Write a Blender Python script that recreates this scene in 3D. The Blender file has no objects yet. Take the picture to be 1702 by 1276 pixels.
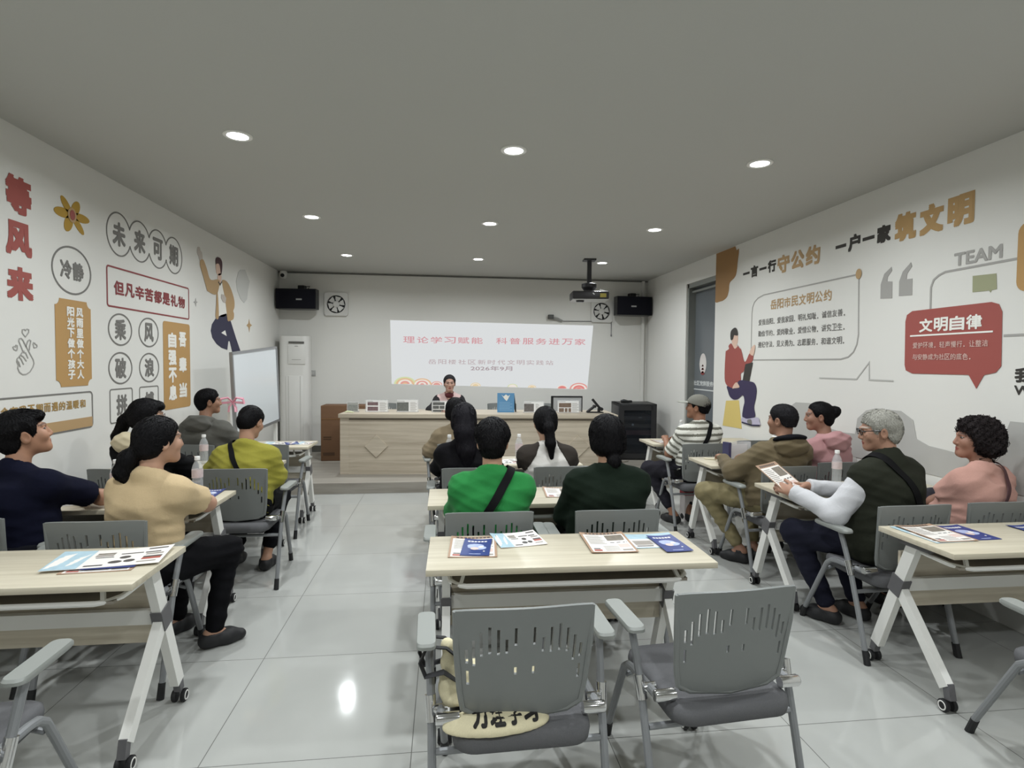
import bpy, bmesh, math, random
import numpy as np
from mathutils import Vector, Matrix

random.seed(7)
SC = bpy.context.scene
COL = SC.collection
R = math.radians

# ------------------------------------------------------------------ camera
def make_camera():
    f, yaw, pit, rol = 944.03, .11869, .03725, .008636
    cy, sy, cp, sp = math.cos(yaw), math.sin(yaw), math.cos(pit), math.sin(pit)
    fw = Vector((sy*cp, cy*cp, -sp)); r = Vector((cy, -sy, 0)); u = r.cross(fw)
    r2 = math.cos(rol)*r + math.sin(rol)*u
    u2 = -math.sin(rol)*r + math.cos(rol)*u
    cam = bpy.data.cameras.new('camera'); cam.sensor_width = 36.0; cam.lens = f/1702*36
    cam.clip_start = .05
    o = bpy.data.objects.new('camera', cam); COL.objects.link(o)
    m = Matrix((r2, u2, -fw)).transposed().to_4x4(); m.translation = Vector((0, 0, 1.545))
    o.matrix_world = m
    SC.camera = o
make_camera()

# ------------------------------------------------------------------ world, exposure, lamp levels
w = bpy.data.worlds.new('room_world'); SC.world = w; w.use_nodes = True
w.node_tree.nodes['Background'].inputs[0].default_value = (.05, .05, .05, 1)
w.node_tree.nodes['Background'].inputs[1].default_value = .3
SC.view_settings.view_transform = 'Standard'; SC.view_settings.look = 'None'
SC.view_settings.gamma = 1; SC.view_settings.exposure = 0.0
SC.view_settings.use_curve_mapping = False
LAMP_WATTS = 18.6
LAMP_COL = (.955, 1.0, 1.02)
SLIDE_GLOW = .80

# ------------------------------------------------------------------ materials
def lin(c):
    c = c/255.0
    return c/12.92 if c <= .04045 else ((c+.055)/1.055)**2.4
def rgb(h):
    if isinstance(h, str):
        h = (int(h[0:2], 16), int(h[2:4], 16), int(h[4:6], 16))
    return tuple(lin(c) for c in h) + (1,)
MATS = {}
class NT:
    def __init__(s, name):
        s.m = bpy.data.materials.new(name); s.m.use_nodes = True
        s.t = s.m.node_tree; s.b = s.t.nodes['Principled BSDF']
    def n(s, typ, **kw):
        nd = s.t.nodes.new(typ)
        for k, v in kw.items():
            if k.startswith('i_'):
                nd.inputs[int(k[2:]) if k[2:].isdigit() else k[2:]].default_value = v
            else: setattr(nd, k, v)
        return nd
    def l(s, a, b): s.t.links.new(a, b)
def setp(b, col, rough, metal, spec):
    b.inputs['Base Color'].default_value = col; b.inputs['Roughness'].default_value = rough
    b.inputs['Metallic'].default_value = metal; b.inputs['Specular IOR Level'].default_value = spec
def mat(name, col, rough=.5, metal=0, spec=.5, var=0, vscale=(8, 8, 8), bump=0, bscale=(60, 60, 60), coat=0, alpha=1, trans=0, ior=None, emit=0):
    """plain procedural material: base colour with optional noise variation and bump"""
    if name in MATS: return MATS[name]
    T = NT(name); c = rgb(col); setp(T.b, c, rough, metal, spec)
    if coat: T.b.inputs['Coat Weight'].default_value = coat; T.b.inputs['Coat Roughness'].default_value = .08
    if alpha < 1: T.b.inputs['Alpha'].default_value = alpha
    if trans: T.b.inputs['Transmission Weight'].default_value = trans
    if ior: T.b.inputs['IOR'].default_value = ior
    if emit:
        T.b.inputs['Emission Color'].default_value = c; T.b.inputs['Emission Strength'].default_value = emit
    if var or bump: tc = T.n('ShaderNodeTexCoord')
    if var:
        mp = T.n('ShaderNodeMapping'); mp.inputs['Scale'].default_value = vscale; T.l(tc.outputs['Object'], mp.inputs[0])
        nz = T.n('ShaderNodeTexNoise', i_Scale=1.0, i_Detail=5.0); T.l(mp.outputs[0], nz.inputs['Vector'])
        mx = T.n('ShaderNodeMix', data_type='RGBA'); mx.inputs['A'].default_value = tuple(x*(1-var) for x in c[:3])+(1,)
        mx.inputs['B'].default_value = tuple(min(1, x*(1+var)) for x in c[:3])+(1,)
        T.l(nz.outputs[0], mx.inputs['Factor']); T.l(mx.outputs['Result'], T.b.inputs['Base Color'])
    if bump:
        mp = T.n('ShaderNodeMapping'); mp.inputs['Scale'].default_value = bscale; T.l(tc.outputs['Object'], mp.inputs[0])
        nz = T.n('ShaderNodeTexNoise', i_Scale=1.0, i_Detail=4.0); T.l(mp.outputs[0], nz.inputs['Vector'])
        bp = T.n('ShaderNodeBump', i_Strength=bump, i_Distance=.004); T.l(nz.outputs[0], bp.inputs['Height'])
        T.l(bp.outputs[0], T.b.inputs['Normal'])
    MATS[name] = T.m
    return T.m
def wood(name, c1, c2, scale, rough=.4, spec=.4, bands=True):
    if name in MATS: return MATS[name]
    T = NT(name); setp(T.b, rgb(c1), rough, 0, spec)
    tc = T.n('ShaderNodeTexCoord'); mp = T.n('ShaderNodeMapping'); mp.inputs['Scale'].default_value = scale
    T.l(tc.outputs['Object'], mp.inputs[0])
    n1 = T.n('ShaderNodeTexNoise', i_Scale=1.0, i_Detail=6.0, i_Roughness=.6, i_Distortion=.3); T.l(mp.outputs[0], n1.inputs['Vector'])
    cr = T.n('ShaderNodeValToRGB'); e = cr.color_ramp.elements
    e[0].position = .3; e[0].color = rgb(c2); e[1].position = .62; e[1].color = rgb(c1)
    T.l(n1.outputs[0], cr.inputs[0]); T.l(cr.outputs[0], T.b.inputs['Base Color'])
    bp = T.n('ShaderNodeBump', i_Strength=.08, i_Distance=.002); T.l(n1.outputs[0], bp.inputs['Height']); T.l(bp.outputs[0], T.b.inputs['Normal'])
    MATS[name] = T.m; return T.m
def floor_mat():
    T = NT('polished_tile'); setp(T.b, rgb('B9BAB5'), .12, 0, .5)
    tc = T.n('ShaderNodeTexCoord'); sep = T.n('ShaderNodeSeparateXYZ'); T.l(tc.outputs['Object'], sep.inputs[0])
    d = []
    for i, o0 in ((0, -.9232), (1, 2.2235)):
        a = T.n('ShaderNodeMath', operation='SUBTRACT', i_1=o0); T.l(sep.outputs[i], a.inputs[0])
        b = T.n('ShaderNodeMath', operation='DIVIDE', i_1=.8); T.l(a.outputs[0], b.inputs[0])
        c = T.n('ShaderNodeMath', operation='FRACT'); T.l(b.outputs[0], c.inputs[0])
        e = T.n('ShaderNodeMath', operation='SUBTRACT', i_1=.5); T.l(c.outputs[0], e.inputs[0])
        f = T.n('ShaderNodeMath', operation='ABSOLUTE'); T.l(e.outputs[0], f.inputs[0])
        g = T.n('ShaderNodeMath', operation='GREATER_THAN', i_1=.4978); T.l(f.outputs[0], g.inputs[0]); d.append(g)
    mxm = T.n('ShaderNodeMath', operation='MAXIMUM'); T.l(d[0].outputs[0], mxm.inputs[0]); T.l(d[1].outputs[0], mxm.inputs[1])
    nz = T.n('ShaderNodeTexNoise', i_Scale=1.3, i_Detail=7.0, i_Distortion=.8); T.l(tc.outputs['Object'], nz.inputs['Vector'])
    mx = T.n('ShaderNodeMix', data_type='RGBA'); mx.inputs['A'].default_value = rgb('A5A6A2'); mx.inputs['B'].default_value = rgb('B8B9B5')
    T.l(nz.outputs[0], mx.inputs['Factor'])
    m2 = T.n('ShaderNodeMix', data_type='RGBA'); m2.inputs['B'].default_value = rgb('5C5C58')
    T.l(mx.outputs['Result'], m2.inputs['A']); T.l(mxm.outputs[0], m2.inputs['Factor']); T.l(m2.outputs['Result'], T.b.inputs['Base Color'])
    n2 = T.n('ShaderNodeTexNoise', i_Scale=9.0, i_Detail=3.0); T.l(tc.outputs['Object'], n2.inputs['Vector'])
    mr = T.n('ShaderNodeMapRange', i_3=.05, i_4=.11); T.l(n2.outputs[0], mr.inputs[0])
    ad = T.n('ShaderNodeMath', operation='ADD'); T.l(mr.outputs[0], ad.inputs[0])
    ml = T.n('ShaderNodeMath', operation='MULTIPLY', i_1=.5); T.l(mxm.outputs[0], ml.inputs[0]); T.l(ml.outputs[0], ad.inputs[1])
    T.l(ad.outputs[0], T.b.inputs['Roughness'])
    return T.m
def attr_mat(name, rough=.6, spec=.4, bump=0, bscale=200, sub=0):
    """base colour taken from the mesh's own colour attribute (skin, lips, cloth dyes)"""
    if name in MATS: return MATS[name]
    T = NT(name); setp(T.b, (1, 1, 1, 1), rough, 0, spec)
    at = T.n('ShaderNodeAttribute', attribute_name='dye'); T.l(at.outputs['Color'], T.b.inputs['Base Color'])
    if sub: T.b.inputs['Subsurface Weight'].default_value = sub; T.b.inputs['Subsurface Scale'].default_value = .01
    if bump:
        tc = T.n('ShaderNodeTexCoord'); nz = T.n('ShaderNodeTexNoise', i_Scale=bscale, i_Detail=3.0); T.l(tc.outputs['Object'], nz.inputs['Vector'])
        bp = T.n('ShaderNodeBump', i_Strength=bump, i_Distance=.003); T.l(nz.outputs[0], bp.inputs['Height']); T.l(bp.outputs[0], T.b.inputs['Normal'])
    MATS[name] = T.m; return T.m
def cloth(name, col, rough=.9, bump=.25, weave=350, spec=.12):
    if name in MATS: return MATS[name]
    T = NT(name); c = rgb(col); setp(T.b, c, rough, 0, spec)
    T.b.inputs['Sheen Weight'].default_value = .05 if max(c[:3]) > .05 else 0
    tc = T.n('ShaderNodeTexCoord')
    n1 = T.n('ShaderNodeTexNoise', i_Scale=14.0, i_Detail=4.0, i_Distortion=1.2); T.l(tc.outputs['Object'], n1.inputs['Vector'])
    n2 = T.n('ShaderNodeTexNoise', i_Scale=float(weave), i_Detail=1.0); T.l(tc.outputs['Object'], n2.inputs['Vector'])
    b1 = T.n('ShaderNodeBump', i_Strength=bump, i_Distance=.012); T.l(n1.outputs[0], b1.inputs['Height'])
    b2 = T.n('ShaderNodeBump', i_Strength=.12, i_Distance=.001); T.l(n2.outputs[0], b2.inputs['Height']); T.l(b1.outputs[0], b2.inputs['Normal'])
    T.l(b2.outputs[0], T.b.inputs['Normal'])
    mx = T.n('ShaderNodeMix', data_type='RGBA'); mx.inputs['A'].default_value = tuple(x*.88 for x in c[:3])+(1,); mx.inputs['B'].default_value = tuple(min(1, x*1.1) for x in c[:3])+(1,)
    T.l(n2.outputs[0], mx.inputs['Factor']); T.l(mx.outputs['Result'], T.b.inputs['Base Color'])
    MATS[name] = T.m; return T.m
def hair_mat(name, col, col2):
    if name in MATS: return MATS[name]
    T = NT(name); setp(T.b, rgb(col), .5, 0, .10)
    tc = T.n('ShaderNodeTexCoord'); mp = T.n('ShaderNodeMapping'); mp.inputs['Scale'].default_value = (230, 230, 14); T.l(tc.outputs['Object'], mp.inputs[0])
    nz = T.n('ShaderNodeTexNoise', i_Scale=1.0, i_Detail=3.0, i_Distortion=.6); T.l(mp.outputs[0], nz.inputs['Vector'])
    mx = T.n('ShaderNodeMix', data_type='RGBA'); mx.inputs['A'].default_value = rgb(col); mx.inputs['B'].default_value = rgb(col2)
    T.l(nz.outputs[0], mx.inputs['Factor']); T.l(mx.outputs['Result'], T.b.inputs['Base Color'])
    bp = T.n('ShaderNodeBump', i_Strength=.6, i_Distance=.004); T.l(nz.outputs[0], bp.inputs['Height']); T.l(bp.outputs[0], T.b.inputs['Normal'])
    MATS[name] = T.m; return T.m

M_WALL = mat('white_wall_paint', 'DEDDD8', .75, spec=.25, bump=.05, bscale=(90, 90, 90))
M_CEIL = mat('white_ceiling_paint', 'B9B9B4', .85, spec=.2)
M_FLOOR = floor_mat()
M_PLAT = wood('platform_board', '9A958C', '857F76', (1.2, 26, 20), .5)
M_TABLE = wood('ash_laminate', 'CBC3AF', 'B9B09B', (1.4, 30, 30), .35, .45)
M_PANEL = wood('ash_panel', 'CFC6B4', 'B5AA96', (1.4, 30, 30), .45)
M_DESK = wood('pale_oak_laminate', 'C4B9A7', 'A89C8A', (1.1, 18, 22), .45)
M_WHITE = mat('white_powder_coat', 'E4E3DE', .4)
M_GREYHUB = mat('grey_plastic_hub', '5D5C5E', .5)
M_CHAIR = mat('grey_shell_plastic', '767977', .42, spec=.5, bump=.06, bscale=(300, 300, 300))
M_ARM = mat('grey_armrest_plastic', '8C8F8B', .45)
M_SEAT = mat('grey_seat_fabric', '626264', .95, spec=.15, var=.12, vscale=(200, 200, 200), bump=.3, bscale=(500, 500, 500))
M_TUBE = mat('grey_painted_tube', '86888A', .4, metal=.25)
M_CHROME = mat('polished_chrome', 'D5D5D5', .12, metal=1)
M_BLACK = mat('black_rubber', '141416', .6)
M_BLACKGL = mat('black_plastic', '18181B', .35)
M_SPK = mat('black_speaker_cloth', '14141C', .9, spec=.2, bump=.3, bscale=(600, 600, 600))
M_GREY3 = mat('mid_grey_print', 'A3A19D', .7)
M_GREYTX = mat('dark_grey_print', '767470', .7)
M_RED = mat('brick_red_print', '9C4E47', .6)
M_REDD = mat('dark_red_print', '863638', .6)
M_OCHRE = mat('ochre_print', 'B48E58', .65)
M_TAN = mat('tan_print', 'B5966C', .65)
M_INK = mat('black_print', '36332F', .65)
M_WHITEP = mat('white_print', 'EFEDE6', .6)
M_LGREY = mat('light_grey_print', 'B3B2AE', .7)
M_NAVY = mat('navy_print', '2B2A44', .65)
M_SKINP = mat('pale_skin_print', 'D9B9A6', .65)
M_PAPER = mat('white_paper', 'E9E8E4', .7)

# ------------------------------------------------------------------ mesh helpers
def tag(o, label=None, cat=None, group=None, kind=None):
    if label: o['label'] = label
    if cat: o['category'] = cat
    if group: o['group'] = group
    if kind: o['kind'] = kind
    return o
def empty(name, loc=(0, 0, 0), rz=0.0):
    o = bpy.data.objects.new(name, None); COL.objects.link(o)
    o.location = loc; o.rotation_euler = (0, 0, rz); o.empty_display_size = .1
    return o
def copy_tree(o, parent=None, skip=()):
    c = o.copy(); COL.objects.link(c)
    if parent is not None: c.parent = parent
    for ch in o.children:
        if ch in skip: continue
        copy_tree(ch, c, skip)
    return c
class MB:
    """collects shapes into one mesh"""
    def __init__(s): s.v = []; s.f = []; s.m = []; s.mi = 0
    def add(s, vs, fs):
        n = len(s.v); s.v += [tuple(v) for v in vs]; s.f += [tuple(i+n for i in f) for f in fs]; s.m += [s.mi]*len(fs); return s
    def box(s, c, d, rot=None, bev=0.0):
        x, y, z = (k/2 for k in d)
        if bev <= 0:
            vs = [Vector((a*x, b*y, e*z)) for a in (-1, 1) for b in (-1, 1) for e in (-1, 1)]
            fs = [(0, 1, 3, 2), (4, 6, 7, 5), (0, 4, 5, 1), (2, 3, 7, 6), (0, 2, 6, 4), (1, 5, 7, 3)]
        else:
            bm = bmesh.new(); bmesh.ops.create_cube(bm, size=1)
            for v in bm.verts: v.co = Vector((v.co.x*2*x, v.co.y*2*y, v.co.z*2*z))
            bmesh.ops.bevel(bm, geom=bm.edges[:], offset=min(bev, x*.95, y*.95, z*.95), segments=2, profile=.5, affect='EDGES')
            bm.verts.index_update(); vs = [v.co.copy() for v in bm.verts]; fs = [[v.index for v in f.verts] for f in bm.faces]; bm.free()
        if rot is not None: vs = [rot @ v for v in vs]
        c = Vector(c); return s.add([v+c for v in vs], fs)
    def tube(s, pts, r, n=10, caps=True, closed=False, flat=1.0):
        pts = [Vector(p) for p in pts]; k = len(pts); rs = r if isinstance(r, (list, tuple)) else [r]*k
        rings = []; prev = None
        for i, p in enumerate(pts):
            if closed: t = (pts[(i+1) % k]-pts[i-1])
            else: t = pts[min(i+1, k-1)]-pts[max(i-1, 0)]
            t = t.normalized()
            if prev is None:
                a = Vector((0, 0, 1)) if abs(t.z) < .9 else Vector((0, 1, 0))
                x = t.cross(a).normalized()
            else: x = (prev - t*prev.dot(t)).normalized()
            prev = x; y = t.cross(x)
            rings.append([p + (x*math.cos(2*math.pi*j/n) + y*flat*math.sin(2*math.pi*j/n))*rs[i] for j in range(n)])
        vs = [v for g in rings for v in g]; fs = []
        for i in range(k if closed else k-1):
            a, b = i*n, ((i+1) % k)*n
            for j in range(n): fs.append((a+j, a+(j+1) % n, b+(j+1) % n, b+j))
        if caps and not closed: fs += [tuple(range(n))[::-1], tuple((k-1)*n+j for j in range(n))]
        return s.add(vs, fs)
    def bar(s, p0, p1, w, d, up=(1, 0, 0)):
        """rectangular bar between two points: w along 'up' side axis, d across"""
        p0, p1 = Vector(p0), Vector(p1); t = (p1-p0).normalized(); x = Vector(up); x = (x-t*x.dot(t)).normalized(); y = t.cross(x)
        vs = [p + x*a*w/2 + y*b*d/2 for p in (p0, p1) for a, b in ((-1, -1), (1, -1), (1, 1), (-1, 1))]
        return s.add(vs, [(0, 3, 2, 1), (4, 5, 6, 7), (0, 1, 5, 4), (1, 2, 6, 5), (2, 3, 7, 6), (3, 0, 4, 7)])
    def lathe(s, prof, c=(0, 0, 0), n=20, axis='z'):
        c = Vector(c); vs = []; fs = []
        for r, z in prof:
            for j in range(n):
                a = 2*math.pi*j/n
                p = {'z': (r*math.cos(a), r*math.sin(a), z), 'y': (r*math.cos(a), z, r*math.sin(a)), 'x': (z, r*math.cos(a), r*math.sin(a))}[axis]
                vs.append(c+Vector(p))
        for i in range(len(prof)-1):
            for j in range(n): fs.append((i*n+j, i*n+(j+1) % n, (i+1)*n+(j+1) % n, (i+1)*n+j))
        fs += [tuple(range(n))[::-1], tuple((len(prof)-1)*n+j for j in range(n))]
        return s.add(vs, fs)
    def build(s, name, mats, parent=None, smooth=True, loc=None, ang=35):
        me = bpy.data.meshes.new(name); me.from_pydata(s.v, [], s.f)
        bm = bmesh.new(); bm.from_mesh(me); bmesh.ops.recalc_face_normals(bm, faces=bm.faces[:]); bm.to_mesh(me); bm.free()
        ms = mats if isinstance(mats, (list, tuple)) else [mats]
        for m in ms: me.materials.append(m)
        if len(ms) > 1: me.polygons.foreach_set('material_index', s.m)
        if smooth:
            me.polygons.foreach_set('use_smooth', [True]*len(me.polygons)); me.set_sharp_from_angle(angle=R(ang))
        o = bpy.data.objects.new(name, me); COL.objects.link(o)
        if parent is not None: o.parent = parent
        if loc is not None: o.location = loc
        return o

# flat prints on a plane: a frame maps (u, v, depth) to the room
def left_wall(u, v, d): return Vector((-2.53+d, u, v))
def right_wall(u, v, d): return Vector((3.34-d, -u, v))
def back_wall(u, v, d): return Vector((u, 9.15-d, v))
def table_plane(u, v, d): return Vector((u, v, d))
def tri_fill(loop):
    bm = bmesh.new(); vs = [bm.verts.new((x, y, 0)) for x, y in loop]
    f = bm.faces.new(vs); f.normal_update(); r = bmesh.ops.triangulate(bm, faces=[f], ngon_method='EAR_CLIP')
    bm.verts.index_update(); out = [[v.index for v in f.verts] for f in bm.faces]; bm.free(); return out
class FL:
    def __init__(s, frame, d=.001, t=.002): s.F = frame; s.d = d; s.t = t; s.b = MB()
    def poly(s, loop, d=None, t=None):
        d = s.d if d is None else d; t = s.t if t is None else t
        # drop repeated points
        L = [p for i, p in enumerate(loop) if (abs(p[0]-loop[i-1][0])+abs(p[1]-loop[i-1][1])) > 1e-5]
        n = len(L); tf = tri_fill(L)
        vs = [s.F(u, v, d+t) for u, v in L] + [s.F(u, v, d) for u, v in L]
        fs = [tuple(f) for f in tf] + [(i, (i+1) % n, (i+1) % n + n, i+n) for i in range(n)]
        s.b.add(vs, fs); return s
    def stroke(s, pts, w, closed=False, d=None):
        d = s.d if d is None else d; k = len(pts); V2 = [Vector(p) for p in pts]; a = []; b = []
        for i in range(k):
            if closed: t0 = (V2[i]-V2[i-1]); t1 = (V2[(i+1) % k]-V2[i])
            else:
                t0 = V2[i]-V2[max(i-1, 0)]; t1 = V2[min(i+1, k-1)]-V2[i]
                if i == 0: t0 = t1
                if i == k-1: t1 = t0
            t0 = t0.normalized() if t0.length > 1e-9 else t1.normalized(); t1 = t1.normalized() if t1.length > 1e-9 else t0
            nn = Vector((-(t0+t1).y, (t0+t1).x))
            nn = nn.normalized() if nn.length > 1e-6 else Vector((-t0.y, t0.x))
            sc = 1/max(.5, nn.dot(Vector((-t0.y, t0.x))))
            a.append(V2[i]+nn*w/2*sc); b.append(V2[i]-nn*w/2*sc)
        vs = [s.F(p.x, p.y, d+s.t) for p in a+b] + [s.F(p.x, p.y, d) for p in a+b]; fs = []
        for i in range(k if closed else k-1):
            j = (i+1) % k
            fs += [(i, j, k+j, k+i), (i, j, 2*k+j, 2*k+i), (k+i, k+j, 3*k+j, 3*k+i)]
        s.b.add(vs, fs); return s
    def ring(s, c, ru, rv, w, n=40, d=None):
        return s.stroke([(c[0]+ru*math.cos(2*math.pi*i/n), c[1]+rv*math.sin(2*math.pi*i/n)) for i in range(n)], w, True, d)
    def disc(s, c, ru, rv=None, n=28, d=None, t=None):
        rv = ru if rv is None else rv
        return s.poly([(c[0]+ru*math.cos(2*math.pi*i/n), c[1]+rv*math.sin(2*math.pi*i/n)) for i in range(n)], d, t)
    def rect(s, u0, v0, u1, v1, d=None, t=None): return s.poly([(u0, v0), (u1, v0), (u1, v1), (u0, v1)], d, t)
    def text(s, st, u0, v0, u1, v1, bold=.0, d=None, square=False, shear=0.0):
        """lettering fitted into the rectangle (u0,v0)-(u1,v1); bold = stroke growth as a share of the height"""
        d = s.d if d is None else d
        vs, fs = glyphs(st)
        if not vs: return s
        xs = [v[0] for v in vs]; ys = [v[1] for v in vs]; x0, x1, y0, y1 = min(xs), max(xs), min(ys), max(ys)
        g = bold*(v1-v0); kx = (u1-u0-2*g)/max(1e-6, x1-x0); ky = (v1-v0-2*g)/max(1e-6, y1-y0)
        base = [(u0+g+(x-x0)*kx, v0+g+(y-y0)*ky) for x, y in vs]
        sh = [(0, 0)]
        if bold: sh += [(a*g, b*g) for a in (-1, 0, 1) for b in (-1, 0, 1) if (a or b)] if square else [(g*math.cos(i*math.pi/4), g*math.sin(i*math.pi/4)) for i in range(8)]
        for i, (a, b) in enumerate(sh):
            s.b.add([s.F(x+a, y+b+shear*(x-u0), d+s.t-i*.00018) for x, y in base], fs)
        return s
    def build(s, name, m, parent=None): return s.b.build(name, m, parent, smooth=False)
def soft(loop, k=4):
    """closed Catmull-Rom curve through the points"""
    n = len(loop); out = []
    for i in range(n):
        p = [Vector(loop[(i+j) % n]) for j in (-1, 0, 1, 2)]
        for a in range(k):
            t = a/k; q = .5*((2*p[1])+(p[2]-p[0])*t+(2*p[0]-5*p[1]+4*p[2]-p[3])*t*t+(3*p[1]-p[0]-3*p[2]+p[3])*t**3)*1.0; out.append((q.x, q.y))
    return out
GL = {}
def glyphs(st):
    if st in GL: return GL[st]
    cu = bpy.data.curves.new('lettering', 'FONT'); cu.body = st; cu.size = 1; cu.resolution_u = 3
    o = bpy.data.objects.new('lettering', cu); COL.objects.link(o)
    dg = bpy.context.evaluated_depsgraph_get(); me = bpy.data.meshes.new_from_object(o.evaluated_get(dg))
    vs = [(v.co.x, v.co.y) for v in me.vertices]; fs = [tuple(p.vertices) for p in me.polygons]
    bpy.data.objects.remove(o); bpy.data.curves.remove(cu); bpy.data.meshes.remove(me)
    GL[st] = (vs, fs); return GL[st]
def rrect(u0, v0, u1, v1, r, n=5):
    out = []
    for cx, cy, a0 in ((u1-r, v1-r, 0), (u0+r, v1-r, 90), (u0+r, v0+r, 180), (u1-r, v0+r, 270)):
        out += [(cx+r*math.cos(R(a0+90*i/n)), cy+r*math.sin(R(a0+90*i/n))) for i in range(n+1)]
    return out

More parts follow.
